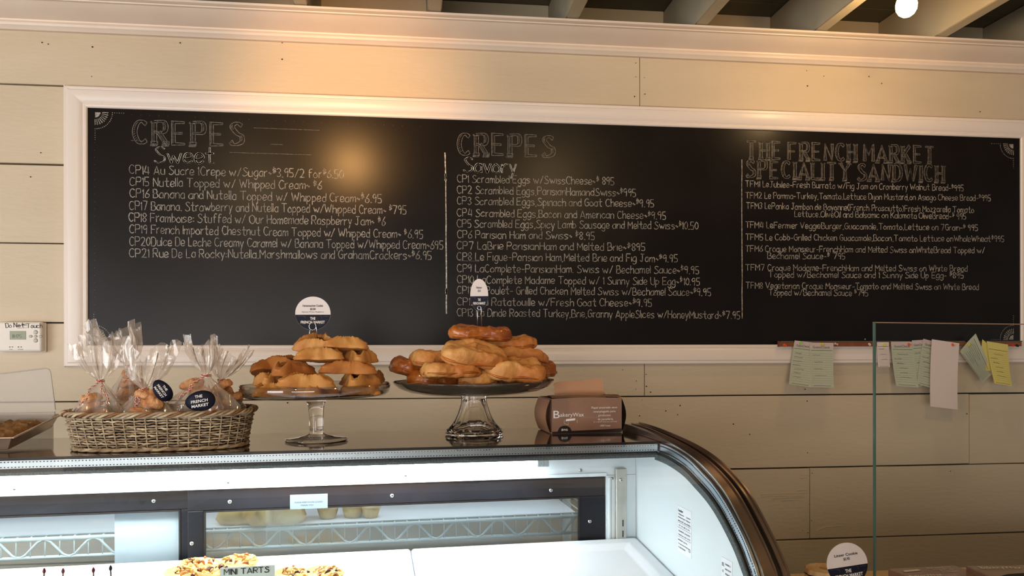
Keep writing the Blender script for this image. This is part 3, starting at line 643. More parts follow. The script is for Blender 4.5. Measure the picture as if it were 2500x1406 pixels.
for c in (cc, cd):
    acc = 0
    for i in range(1, len(c)):
        seg = c[i]-c[i-1]; k = int(seg.length/.0056)+1
        for j in range(k):
            q = c[i-1]+seg*(j/k)
            if q.y > .95: m.box((-.0050, q.x-.0009, q.y-.0011), (-.0046, q.x+.0009, q.y+.0011), cw)
setp(m.make('end_spacer_hole', MT['dot'], case), kind='stuff')
# rail: begins at the back of the ledge and follows the glass
RO = catmull([Vector(p+(0,)) for p in [(.230, 1.3260), (.131, 1.3255), (.015, 1.3195), (-.086, 1.3115), (-.160, 1.3010), (-.215, 1.2880), (-.267, 1.2700), (-.311, 1.247), (-.366, 1.2065), (-.397, 1.179), (-.419, 1.153), (-.457, 1.082), (-.482, 1.0), (-.494, .90), (-.494, .70)]], 6)
RLO = offs(RO, .030)
band('end_rail', RLO, offs(RO, .0030), .0008, .0240, 'bronze')
band('rail_lip', offs(RO, .0029), offs(RO, .0005), .0008, .0022, 'alu')
band('rail_lip', offs(RO, .0029), offs(RO, .0002), .0215, .0240, 'bronze')
band('rail_groove', RLO, offs(RO, .0060), .0241, .0329, 'blackgloss')
band('end_rail', RLO, offs(RO, .0012), .0330, .0430, 'bronze')
band('rail_lip', offs(RO, .0011), offs(RO, -.0015), .0400, .0430, 'bronze')
# base cabinet below the glass
cbox('base_cabinet', (UL, -.47, .08), (.030, VI+.03, .699), 'cabinet', .004)
cbox('kick_plate', (UL+.05, -.42, .0), (.0, VI+.01, .0795), 'blackgloss')
cbox('end_cover', (.0435, -.46, .70), (.047, .225, 1.0), 'cabinet')
cbox('interior_floor', (UL, -.46, .700), (-.0025, VI+.01, .712), 'inner')
# inner back wall: header panel, jamb, shelf standard
zr = cb(1478, 1158, VI)[1]; zl = cb(300, 1201, VI)[1]
HB = (zr+zl)/2
cbox('header_panel', (UL, VI, HB), (-.0025, VI+.012, 1.2938), 'inner')
cbox('header_lip', (UL, VI-.004, HB-.002), (cb(1480, 1250, VI)[0], VI-.0002, HB+.006), 'inner', .001)
uj = cb(1480, 1250, VI)[0]
cbox('door_jamb', (uj, VI-.001, .713), (-.0025, VI+.02, HB-.0005), 'inner')
cbox('jamb_channel', (cb(1483, 1250, VI)[0], VI-.007, .713), (cb(1489, 1250, VI)[0], VI-.0012, HB-.004), 'inner', .001)
cbox('jamb_channel', (cb(1491, 1250, VI)[0], VI-.004, .713), (cb(1501, 1250, VI)[0], VI-.0012, HB-.004), 'inner', .001)
ss0, ss1 = cb(1503, 1200, VI-.01)[0], cb(1529, 1200, VI-.01)[0]
sst = cbox('shelf_standard', (ss0, VI-.014, .72), (ss1, VI-.0015, cb(1500, 1144, VI-.014)[1]), 'standard', .0015)
for py in (1230, 1277, 1303, 1345):
    if py == 1230: continue
    a = cb(1521, py, VI-.0145); cbox('slot', (a[0]-.0012, VI-.0146, a[1]-.0068), (a[0]+.0012, VI-.0138, a[1]+.0068), 'blackgloss', parent=sst)
def screw(px, py, v, r=.0042, ring=False, par=None):
    u, z = cb(px, py, v); m = MB(); m.lathe([(r, 0), (r*.96, .0008), (r*.6, .0014), (0, .0015)], 16)
    m.v = [cw(u+a, v-c, z+b) for a, b, c in m.v]; o = m.make('screw', MT['screw'], par or case, smooth=True)
    m = MB()
    if not par or True:
        m.box((u-r*.5, v-.0019, z-r*.1), (u+r*.5, v-.0014, z+r*.1), cw); m.box((u-r*.1, v-.0019, z-r*.5), (u+r*.1, v-.00141, z+r*.5), cw)
    if o.parent == case: m.make('screw_recess', MT['dot'], o)
    else: setp(m.make('screw_recess', MT['dot'], par), kind='stuff')
for (x, y) in [(1418, 1148), (990, 1161), (557, 1178), (35, 1194)]: screw(x, y, VI-.0003, .0038)
screw(1495, 1168, VI-.0045, .003); screw(1517, 1172, VI-.0142, .0045)
# light fixture under the ledge
uf, zf = cb(1311, 1142, .07)
fx = cbox('light_fixture', (UL+.02, .066, zf+.022), (uf+.034, .122, 1.2935), 'inner', .003)
cbox('diffuser', (UL+.03, .070, zf), (uf, .118, zf+.0218), 'tube', .004, parent=fx)
cbox('lamp_end_cap', (uf+.0002, .071, zf+.001), (uf+.026, .118, zf+.0216), 'inner', .002, parent=fx)
m = MB(); m.flat = True
for k in range(7): put_text(m, "||||||||||"[:6+k % 4]+" ||||| ||||", cw(uf+.013, .0706, zf+.003+.0025*k), EX, EZW, .021, .0014, 0)
m.make('lamp_label', MT['dot'], fx)
added_strip = cbox('light_fixture', (UL+.02, .185, 1.278), (-.06, .215, 1.2935), 'inner')  # unseen glowing strip added behind the header to brighten the wire shelf
cbox('diffuser', (UL+.03, .188, 1.270), (-.07, .212, 1.2778), pm('added_strip_glow', (255, 255, 255), .5, emit=((236, 246, 255), 9)), parent=added_strip)
# sliding doors: right one in front, left one behind
def door(px0, px1, gx0, gx1, v, name='sliding_door', zt=None, stile2=None, railpx=None):
    u0, u1 = cb(px0, 1250, v)[0], cb(px1, 1250, v)[0]; a, b = cb(gx0, 1250, v)[0], cb(gx1, 1250, v)[0]
    zg = railpx
    cb_ = MB(); cb_.box((u0, v, zg), (u1, v+.014, zt), cw); d = cb_.make('sliding_door', MT['doorfr'], case, bevel=.0015)
    for (x0, x1) in ((u0, a), (b, u1)):
        mm_ = MB(); mm_.box((x0, v, .72), (x1, v+.014, zg-.0002), cw); mm_.make('stile', MT['doorfr'], d, bevel=.0012)
    mm_ = MB(); mm_.box((a-.001, v+.006, .72), (b+.001, v+.009, zg+.002), cw); mm_.make('door_glass', MT['dglass'], d)
    mm_ = MB(); g = .0035
    mm_.box((a, v-.001, .72), (a+g, v+.0055, zg), cw); mm_.box((b-g, v-.001, .72), (b, v+.0055, zg), cw); mm_.box((a, v-.001, zg-g), (b, v+.0055, zg), cw)
    mm_.make('glazing_bead', MT['blackgloss'], d)
    return d
zgr = cb(960, 1229, VI+.004)[1]
dr = door(458, 1477, 497, 1416, VI+.003, zt=HB-.003, railpx=zgr)
zgl = cb(230, 1251, VI+.022)[1]
dl = door(-700, 494, -640, 441, VI+.020, zt=HB-.003, railpx=zgl)
for (x, y, d, v) in [(561, 1225, dr, VI+.003), (957, 1210, dr, VI+.003), (1345, 1197, dr, VI+.003), (1440, 1273, dr, VI+.003), (468, 1327, dr, VI+.003), (375, 1223, dl, VI+.020)]: screw(x, y, v, .0040, par=d)
m = MB(); a, b = cb(708, 1208, VI+.002), cb(800, 1240, VI+.002); m.box((a[0], VI+.0018, b[1]), (b[0], VI+.0024, a[1]), cw); tg = m.make('door_label', pm('frosted_label', (120, 132, 138), .4), dr)
m = MB(); m.flat = True
for k, t in enumerate(["PLEASE KEEP DOOR CLOSED", "THANK YOU"]): put_text(m, t, cw((a[0]+b[0])/2-.004*k, VI+.0015, (a[1]+b[1])/2-.001-.006*k), EX, EZW, .055-.03*k, .003, 0)
setp(m.make('door_label_print', MT['dot'], dr), kind='stuff')
# labels inside the end panel
def elabel(px, py, wv, hz_, lines, frame=True):
    P = hit(px, py, cw(-.0025, 0, 0), EX); v = (P-A0).dot(EY); z = P.z     # top left (far) corner
    m = MB(); m.box((-.0030, v-wv, z-hz_), (-.0021, v, z), cw); o = m.make('rating_label', MT['deck'], case)
    m = MB(); m.flat = True
    for (s, fy, fx_, fw, fh) in lines:
        if s == '_': m.ribbon([cw(-.0034, v-wv*.02, z-hz_*fy), cw(-.0034, v-wv*.98, z-hz_*fy)], .0005, -EX)
        else: put_text(m, s, cw(-.0034, v-wv*fx_, z-hz_*fy), -EY, EZW, wv*fw, hz_*fh, .022)
    m.make('label_print', MT['ink'], o)
elabel(1655, 1233, .062, .085, [('Leader', .09, .24, .36, .055), ('Refrigeration', .17, .28, .42, .03), ('Manufacturing Inc', .24, .33, .52, .03), ('Commercial', .17, .80, .3, .028), ('Refrigerator', .24, .80, .3, .028), ('Model No. CHK77   Serial No. PY072835A', .32, .5, .9, .032), ('_', .36, 0, 0, 0),
  ('115 V   1 PH   AMPS 12.0   60 Hz', .42, .5, .8, .03), ('_', .47, 0, 0, 0), ('High Side 300 PSIG   Low Side 150 PSIG', .54, .5, .86, .03), ('Design Pressure   Watts   Volt 275', .62, .5, .86, .03), ('_', .67, 0, 0, 0), ('REFRIGERANT Type R-134a', .74, .38, .66, .03), ('For Customer Service Please Contact', .82, .5, .86, .03), ('Ph (305) 226-5554', .90, .33, .5, .03), ('C  UL', .86, .88, .14, .05)])
elabel(1762, 1358, .038, .044, [('ETL', .25, .17, .2, .12), ('US', .5, .16, .12, .08), ('CONFORMS TO', .2, .62, .5, .06), ('ANSI/UL STD 471', .38, .64, .56, .06), ('NSF/ANSI STD 7', .56, .62, .5, .06), ('3092178', .74, .5, .4, .06), ('CERTIFIED TO CSA', .9, .5, .7, .05)])
# white plastic display shelves inside the case
ZD = 1.091
def deck(u0, u1, lab=None):
    m = MB(); v0, v1 = -.36, VI-.012; B = .040; D = .011
    def dk(u, v, z): return cw(u, v, z-.108*(v1-v))
    def ringv(b, z): return [dk(u0+b, v0+b, z), dk(u1-b, v0+b, z), dk(u1-b, v1-b, z), dk(u0+b, v1-b, z)]
    R_ = [ringv(.0, ZD-.030), ringv(0, ZD-.005), ringv(.004, ZD), ringv(.028, ZD), ringv(.042, ZD-D), ]
    vs = sum(R_, []); fs = [(j*4+k, j*4+(k+1) % 4, j*4+4+(k+1) % 4, j*4+4+k) for j in range(4) for k in range(4)]+[(16, 17, 18, 19), (3, 2, 1, 0)]
    m.add(vs, fs); return m.make('display_shelf', MT['deck'], case, bevel=.003, seg=3)
uk = cb(1003, 1345, VI-.016)[0]
deck(uk+.0008, -.004)
deck(UL+.05, uk-.0008)
def dz(v, z=0): return ZD+z-.108*(VI-.012-v)
# ------------------------------------------------------------------ wire shelf behind the case doors
VR = VI+.056
zt_ = (cb(0, 1299, VR)[1]+cb(1300, 1263, VR)[1])/2-.009; zb_ = zt_-.036
rk = thing('wire_shelf', cw(-1, VR+.1, 0), 'zinc wire shelving seen through the sliding doors behind the case', 'shelf rack', rot=(0, 0, CASE_ROT))
for z, r in ((zt_, .0042), (zb_, .0038)):
    for v in (VR, VR+.20):
        m = MB(); m.tube([cw(UL, v, z), cw(-.06, v, z)], r, 8); m.make('edge_rod', MT['wire'], rk, smooth=True)
m = MB(); u = -.07; pts = []; k = 0
while u > UL+.02:
    pts.append(cw(u, VR-.001, zt_ if k % 2 else zb_)); u -= .045; k += 1
m.tube(catmull(pts, 4), .0026, 6); m.make('truss_wire', MT['wire'], rk, smooth=True)
u = -.075
while u > UL+.05:
    m = MB(); m.tube([cw(u, VR, zt_+.0035), cw(u, VR+.20, zt_+.0035)], .0017, 5); m.tube([cw(u, VR, zt_+.0035), cw(u, VR-.002, zb_)], .0013, 4); m.make('cross_wire', MT['wire'], rk, smooth=True); u -= .026
for u in (-.09, UL+.04):
    for v in (VR+.005, VR+.195):
        m = MB(); m.tube([cw(u, v, .0), cw(u, v, zt_+.01)], .011, 12); m.make('post', MT['wire'], rk, smooth=True)
cbl = MB(); cbl.box((UL+.03, VR-.012, zt_-.30), (-.10, VR-.010, zb_-.020), cw); cbl.make('shelf_liner', pm('grey_liner', (206, 214, 206), .6), rk)
cbl = MB(); cbl.box((UL+.03, VR, zb_-.20), (-.10, VR+.20, zb_-.197), cw); cbl.make('lower_shelf', MT['wire'], rk)
ty = thing('shelf_tray', cw(-.9, VR+.1, zt_+.0054), 'white tray on the wire shelf behind the doors', 'tray', rot=(0, 0, CASE_ROT))
m = MB(); m.box((-1.45, VR+.006, zt_+.0054), (-.12, VR+.195, zt_+.008), cw); m.make('tray_base', MT['deck'], ty, bevel=.001)
m = MB(); m.box((-1.45, VR+.182, zt_+.0082), (-.12, VR+.195, zt_+.034), cw); m.make('tray_wall', MT['deck'], ty, bevel=.002)

# ------------------------------------------------------------------ glass cake stands
def lean(o): return o
c1 = onz(773, 1075, ZT); c2 = onz(1158, 1061, ZT)
st1 = thing('cake_stand', c1, 'clear glass cake stand with a low upright rim and slim stem, heaped with triangular cookies', 'cake stand', rot=(0, -.012, 0))
m = MB(); R1 = .149
m.lathe([(0, .0945), (.06, .0942), (.12, .0935), (.138, .0945), (.145, .099), (R1-.0016, .106), (R1-.0012, .1150), (R1, .1155), (R1+.0012, .1150), (R1+.0010, .105), (.147, .0965), (.140, .0915), (.12, .0895), (.05, .0890), (.028, .0880), (0, .0880)], 72)
m.make('plate', MT['plateglass'], st1, smooth=True, world=False)
m = MB(); m.lathe([(0, .0879), (.0225, .0879), (.0205, .082), (.0172, .074), (.0155, .064), (.0143, .048), (.0138, .030), (.0138, .018), (.0152, .0135), (0, .0135)], 48, rf=lambda a, j: 1+.012*cos(8*a) if j in (3, 4, 5, 6, 7) else 1)
m.make('stem', MT['crystal'], st1, smooth=True, world=False)
m = MB(); m.lathe([(.0150, .0145), (.022, .0115), (.040, .0085), (.058, .0066), (.0625, .0055), (.0635, .0035), (.062, .0010), (.058, .0003), (0, .0003)], 64)
m.make('foot', MT['footglass'], st1, smooth=True, world=False)
st2 = thing('cake_stand', c2, 'glass cake stand with a dished smoky plate and flared faceted foot, heaped with palmiers', 'cake stand', rot=(0, -.010, 0))
m = MB(); R2 = .1745
m.lathe([(0, .0925), (.05, .0925), (.10, .0945), (.135, .0995), (.160, .108), (R2-.002, .1165), (R2, .1180), (R2-.0005, .1155), (.162, .104), (.140, .0950), (.11, .0895), (.06, .0870), (0, .0870)], 72)
m.make('plate', MT['smoke'], st2, smooth=True, world=False)
m = MB(); fac = lambda a, j: (1+.055*(abs(((a*8/(2*pi)) % 1)-.5)*2)**1.0-.02) if 1 <= j <= 8 else 1
m.lathe([(0, .0869), (.0265, .0869), (.0262, .080), (.0275, .070), (.0305, .058), (.0345, .046), (.0400, .034), (.0470, .023), (.0550, .0150), (.0610, .0120), (.0625, .0095), (.0610, .0075), (.0630, .0060), (.0632, .0030), (.0600, .0004), (.050, .0004), (.044, .012), (.034, .030), (.026, .050), (.0205, .070), (.018, .078), (0, .079)], 64, rf=fac)
m.make('foot', MT['crystal'], st2, world=False, auto=.25)

# ------------------------------------------------------------------ triangular filled cookies
def haman(seed, R=.056, H=.027):
    rr = random.Random(seed); n = 84
    ph = [rr.uniform(0, 6.28) for _ in range(6)]
    def rad(a): return R*(.77+.22*cos(3*a)+.055*cos(6*a))*(1+.03*sin(2*a+ph[0])+.015*sin(7*a+ph[1]))
    sc = lambda a: .0010*abs(sin(12*a+ph[2]))+.0009*sin(31*a+ph[3])
    prof = [(.0, .0), (.75, .0), (.96, .0006), (1.0, .0032), (.975, .0065), (.91, .0115), (.84, .0165), (.77, .0210), (.71, .0245), (.665, .0258), (.62, .0250), (.56, .0215), (.50, .0175), (.45, .0165)]
    m = MB(); vs = []; K = H/.0255
    for j, (q, z) in enumerate(prof):
        for k in range(n):
            a = 2*pi*k/n; co = max(0, cos(3*a)); r_ = rad(a)*q
            lift = (z/.0255)
            zz = z*K*(1-.30*co**3*lift)+(sc(a)*lift**2 if j > 4 else 0); r_ *= 1+(.10*co**2 if lift > .5 else 0)
            vs.append((r_*cos(a), r_*sin(a), zz+.0006*sin(5*a+j+ph[4])*lift))
    fs = [(j*n+k, j*n+(k+1) % n, (j+1)*n+(k+1) % n, (j+1)*n+k) for j in range(len(prof)-1) for k in range(n)]
    m.add(vs, fs); d = MB()
    fv = [(0, 0, .0195*K)]+[(rad(2*pi*k/n)*.25*cos(2*pi*k/n), rad(2*pi*k/n)*.25*sin(2*pi*k/n), (.0190+.001*sin(k))*K) for k in range(n)]+[(rad(2*pi*k/n)*.49*cos(2*pi*k/n), rad(2*pi*k/n)*.49*sin(2*pi*k/n), .0165*K) for k in range(n)]
    d.add(fv, [(0, 1+k, 1+(k+1) % n) for k in range(n)]+[(1+k, 1+n+k, 1+n+(k+1) % n, 1+(k+1) % n) for k in range(n)])
    return m, d
def at_v(px, py, v): u, z = cb(px, py, v); return cw(u, v, z)
v1c = (c1-A0).dot(EY); v2c = (c2-A0).dot(EY)
HAM = [  # px, py of the base centre, distance in front of the stand centre, yaw, tilt x, tilt y, scale, browned, label
 (664, 968, .055, 2.0, 0, 0, 1.0, 0, 'triangular cookie lying in the glass dish at its left edge'),
 (770, 972, .085, .5, 0, 0, 1.02, 0, 'triangular cookie lying in the glass dish at the middle front'),
 (885, 965, .050, 1.3, 0, 0, 1.0, 0, 'triangular cookie lying in the glass dish at its right edge'),
 (775, 958, -.075, .9, 0, 0, 1.05, 1, 'triangular cookie lying in the glass dish at the back'),
 (662, 941, .03, 2.6, .05, .05, .90, 0, 'pointed cookie sticking out at the lower left of the heap'),
 (752, 944, .080, 1.57, .04, -.03, 1.30, 0, 'wide pale triangular cookie on the front rim of the dish'),
 (876, 943, .065, .35, .02, .02, 1.02, 0, 'blunt triangular cookie at the lower right of the heap'),
 (905, 935, -.03, 1.0, 0, -.05, .92, 1, 'brown cookie tip sticking out furthest right over the dish'),
 (705, 915, .045, .2, .06, .03, 1.10, 1, 'open cookie showing dark fruit filling at the left of the heap'),
 (655, 915, -.035, 2.2, 0, .42, 1.05, 1, 'brown cookie leaning steeply at the left back of the heap'),
 (853, 912, .055, 1.57, .03, .0, 1.32, 1, 'wide brown cookie in the middle of the heap on the right side'),
 (700, 899, -.03, 1.0, .02, -.06, 1.15, 1, 'curled dark brown cookie just under the pale one, left of centre'),
 (783, 882, .045, 1.57, .0, .10, 1.15, 0, 'pale cookie below the two topmost ones'),
 (878, 887, .035, .6, 0, -.03, .88, 0, 'small cookie with a red jam spot at the upper right of the heap'),
 (775, 850, .00, 1.45, .05, -.28, 1.12, 0, 'topmost cookie of the heap, slanting down to the left'),
 (843, 857, .030, 1.7, .06, .22, 1.05, 0, 'topmost cookie of the heap, slanting down to the right')]
hams = []
for i, (px, py, dv, ya, tx, ty, sc_, br, lb) in enumerate(HAM):
    P = at_v(px, py, v1c-dv); P.z = max(P.z, ZT+.0952)
    t = thing('filled_cookie', P, lb, 'cookie', 'triangular cookies heaped on the clear stand', rot=(tx, ty, ya))
    a, b = haman(i, .046*sc_, .025); body = a.make('dough', MT['cookieB' if br else 'cookieA'], t, world=False, auto=.75); hams.append(body)
    b.make('filling', MT['fill'], t, smooth=True, world=False)

def rough(o, strength, size, seed=0):
    tx = bpy.data.textures.new('crust', 'CLOUDS'); tx.noise_scale = size; tx.noise_depth = 3
    m_ = o.modifiers.new('crust', 'DISPLACE'); m_.texture = tx; m_.texture_coords = 'GLOBAL'; m_.strength = strength; m_.mid_level = .5
# ------------------------------------------------------------------ palmiers: a flattened double scroll of puff pastry
def palmier(seed, W=.062, D=.046, H=.032):
    rr = random.Random(seed); n = 72; ph = [rr.uniform(0, 6.28) for _ in range(8)]
    prof = [(0, 0), (.5, 0), (.86, .0), (.96, .08), (1.0, .30), (1.0, .55), (.97, .78), (.88, .95), (.74, 1.0), (.60, .97), (.52, .86), (.44, .92), (.30, .98), (.18, .86), (0, .88)]
    m = MB(); vs = []
    for j, (q, z) in enumerate(prof):
        for k in range(n):
            a = 2*pi*k/n; dent = max(0, -sin(a))**10*.22+max(0, sin(a))**14*.10
            ex = 1-dent; c_, s_ = cos(a), sin(a); p_ = 2.5; rr_ = (abs(c_)**p_+abs(s_)**p_)**(-1/p_)
            w_ = 1+.035*sin(3*a+ph[0])+.02*sin(5*a+ph[1])+.012*sin(9*a+ph[2]+j)
            zz = z*H*(1+.10*sin(2*a+ph[3])+.06*sin(5*a+ph[4])*z)+(rr.uniform(-.0007, .0007) if z > .2 else 0)
            vs.append((W*q*rr_*c_*ex*w_, D*q*rr_*s_*ex*w_, zz))
    m.add(vs, [(j*n+k, j*n+(k+1) % n, (j+1)*n+(k+1) % n, (j+1)*n+k) for j in range(len(prof)-1) for k in range(n)])
    g = MB()                                             # darker caramelised layers along the edge
    for f, q in ((.30, .985),):
        pts = []
        for k in range(n):
            a = 2*pi*k/n; dent = max(0, -sin(a))**10*.22+max(0, sin(a))**14*.10; c_, s_ = cos(a), sin(a); rr_ = (abs(c_)**2.5+abs(s_)**2.5)**(-1/2.5)
            w_ = 1+.035*sin(3*a+ph[0])+.02*sin(5*a+ph[1])+.010*sin(11*a+ph[5])
            pts.append((W*q*rr_*c_*(1-dent)*w_, D*q*rr_*s_*(1-dent)*w_, H*(f+.05*sin(4*a+ph[6]))))
        g.tube(pts, [(.0014+.0016*sin(k*.31+ph[7])**2) for k in range(n)], 6, closed=True)
    return m, g
PAL = [ # px, py base centre, toward viewer, yaw, tx, ty, width scale, height scale, dark, label
 (1060, 945, .02, .3, 0, .0, 1.0, 1.0, 1, 'dark palmier lying flat on the dished plate at its left'),
 (1170, 945, .04, 1.2, 0, 0, 1.05, 1.0, 0, 'palmier lying flat on the dished plate at the centre'),
 (1275, 943, .0, 2.0, 0, 0, 1.0, 1.0, 1, 'palmier lying flat on the dished plate at its right'),
 (1000, 917, .0, .2, .0, .22, .80, 1.0, 1, 'small curled palmier overhanging the left side of the heap'),
 (1102, 922, .085, .05, -.05, .0, 1.12, .85, 0, 'front palmier with a dark bottom seam, lower left of the heap'),
 (1256, 925, .075, -.1, .22, .08, 1.12, 1.15, 0, 'pale shiny palmier at the lower right of the heap'),
 (1310, 922, -.04, .8, 0, -.1, .70, 1.0, 1, 'dark palmier end peeking out behind the pale one at far right'),
 (1070, 893, .02, .1, .05, .0, 1.12, .95, 0, 'palmier second from the left in the middle row of the heap'),
 (1266, 885, -.01, -.05, .0, .16, 1.15, .95, 0, 'palmier in the right half, sloping down to the right'),
 (1153, 884, .075, .05, .42, .12, 1.25, 1.05, 0, 'largest palmier, tilted toward the viewer in the middle of the heap'),
 (1232, 851, -.01, .05, .08, -.03, 1.25, .75, 0, 'long palmier just below the topmost one, to the right'),
 (1170, 830, .01, -.1, .05, .05, 1.18, .85, 1, 'topmost palmier, holding the oval price sign')]
for o in hams: rough(o, .0035, .012)
for i, (px, py, dv, ya, tx, ty, ws, hs, dk_, lb) in enumerate(PAL):
    P = at_v(px, py, v2c-dv); P.z = max(P.z, ZT+.0945)
    t = thing('palmier', P, lb, 'pastry', 'palmiers heaped on the smoky glass stand', rot=(tx, ty, ya+.15))
    a, b = palmier(i, .056*ws, .044, .034*hs); rough(a.make('pastry', MT['puffB' if dk_ else 'puffA'], t, smooth=True, world=False, sub=1), .008, .016)
    b.make('caramel_seam', MT['puffB'], t, smooth=True, world=False)

# ------------------------------------------------------------------ price signs on wire clips
def price_sign(name, label, px, py, v, rx, ry, title, price, extra, tilt=0, base_z=None, split=.08, navy=True):
    C0 = at_v(px, py, v); t = thing(name, C0, label, 'price sign', None, rot=(0, 0, 0))
    ex = RT*cos(tilt)+Vector((0, 0, 1))*sin(tilt); ey = -RT*sin(tilt)+Vector((0, 0, 1))*cos(tilt); nn = -FWD
    m = MB(); n = 48; vs = []
    for e in (.0006, -.0006): vs += [C0+ex*(cos(2*pi*k/n)*rx)+ey*(sin(2*pi*k/n)*ry)+nn*e for k in range(n)]
    m.add(vs, [tuple(range(n)), tuple(range(n, 2*n))[::-1]]+[(k, (k+1) % n, n+(k+1) % n, n+k) for k in range(n)]); m.make('card', MT['white'], t)
    m = MB(); m.flat = True; a0 = math.asin(-split); pts = [C0+ex*(cos(a)*rx*.995)+ey*(sin(a)*ry*.995)+nn*.0010 for a in [a0+(-pi-2*a0)*k/28 for k in range(29)]]
    m.add(pts, [tuple(range(29))]); m.make('navy_band', MT['navy'], t)
    m = MB(); m.flat = True; mk_ = lambda s_, y, w_, h_, b_=.01: put_text(m, s_, C0+ey*(ry*y)+nn*.0014, ex, ey, rx*w_, ry*h_, b_)
    mk_(title, .46, 1.14 if len(title) > 9 else .62 if len(title) < 8 else .78, .12, .015); mk_(price, .26, .30, .115, .02)
    if extra: mk_(extra, .09, 1.25, .07, 0)
    m.make('sign_text', MT['ink'], t)
    m = MB(); m.flat = True; mk_("THE", -.30, .30, .155, .025); mk_("FRENCH MARKET", -.52, 1.36, .155, .025)
    m.make('sign_lettering', MT['signw'], t)
    # faint line drawing on the band
    m = MB(); m.flat = True
    for (a, b) in [((-.85, -.15), (-.45, -.2)), ((-.5, -.15), (-.42, -.32)), ((.42, -.15), (.5, -.3)), ((.6, -.2), (.88, -.2)), ((-.3, -.72), (-.1, -.85)), ((.3, -.7), (.5, -.68)), ((.12, -.85), (.3, -.8)), ((-.62, -.62), (-.45, -.7)), ((.8, -.35), (.7, -.48))]:
        m.ribbon([C0+ex*(p[0]*rx)+ey*(p[1]*ry)+nn*.0013 for p in (a, ((a[0]+b[0])/2+.04, (a[1]+b[1])/2+.03), b)], .0005, nn)
    m.make('band_sketch', pm('sketch_line', (62, 70, 92), .5), t)
    # wire clip
    r = rx*.20; cz = -ry*.86; zb = base_z; wire = []
    for k in range(22):
        a = -pi*.75+2*pi*k/16*.98; wire.append(C0+ex*(r*cos(a))+ey*(cz+r*sin(a))+nn*(.0020+.0002*k))
    down = Vector((0, 0, -1))
    w2 = [Vector((C0+ex*(-r*1.15)+ey*(cz-r)).to_tuple())+down*d for d in (0, .5, 1)]
    L = (C0+ey*cz).z-zb
    m = MB(); m.tube([C0+ex*(-r*1.25)+ey*(cz)+down*L, C0+ex*(-r*.95)+ey*(cz-r*1.2)-nn*.001, C0+ex*(-r*.6)+ey*(cz+r*1.25)-nn*.0022, C0+ex*(0)+ey*(cz+r*1.7)-nn*.0015, C0+ex*(r*.2)+ey*(cz+r*1.75)+nn*.0015]+catmull([C0+ex*(r*cos(a))+ey*(cz+r*.4+r*sin(a))+nn*.0022 for a in [pi/2+2*pi*k/14 for k in range(15)]], 2)+[C0+ex*(r*.8)+ey*(cz+r*1.1)+nn*.0026, C0+ex*(r*1.1)+ey*(cz-r*.2)+nn*.0026, C0+ex*(r*1.25)+ey*(cz)+down*L], .0010, 6); m.make('wire_clip', MT['screw'], t, smooth=True)
    return t
price_sign('price_sign', 'round white and navy sign pricing the Hamantaschen Cookie at $2.50', 764, 765, v1c+.012, .0363, .0345, 'Hamantaschen Cookie', '$2.50', 'Apricot, Prune, Raspberry', 0, at_v(775, 838, v1c).z)
price_sign('price_sign', 'narrow oval white and navy Palmier sign standing in the top palmier', 1170, 720, v2c+.005, .0195, .0350, 'Palmier', '$2.25', '', .01, at_v(1170, 812, v2c).z)

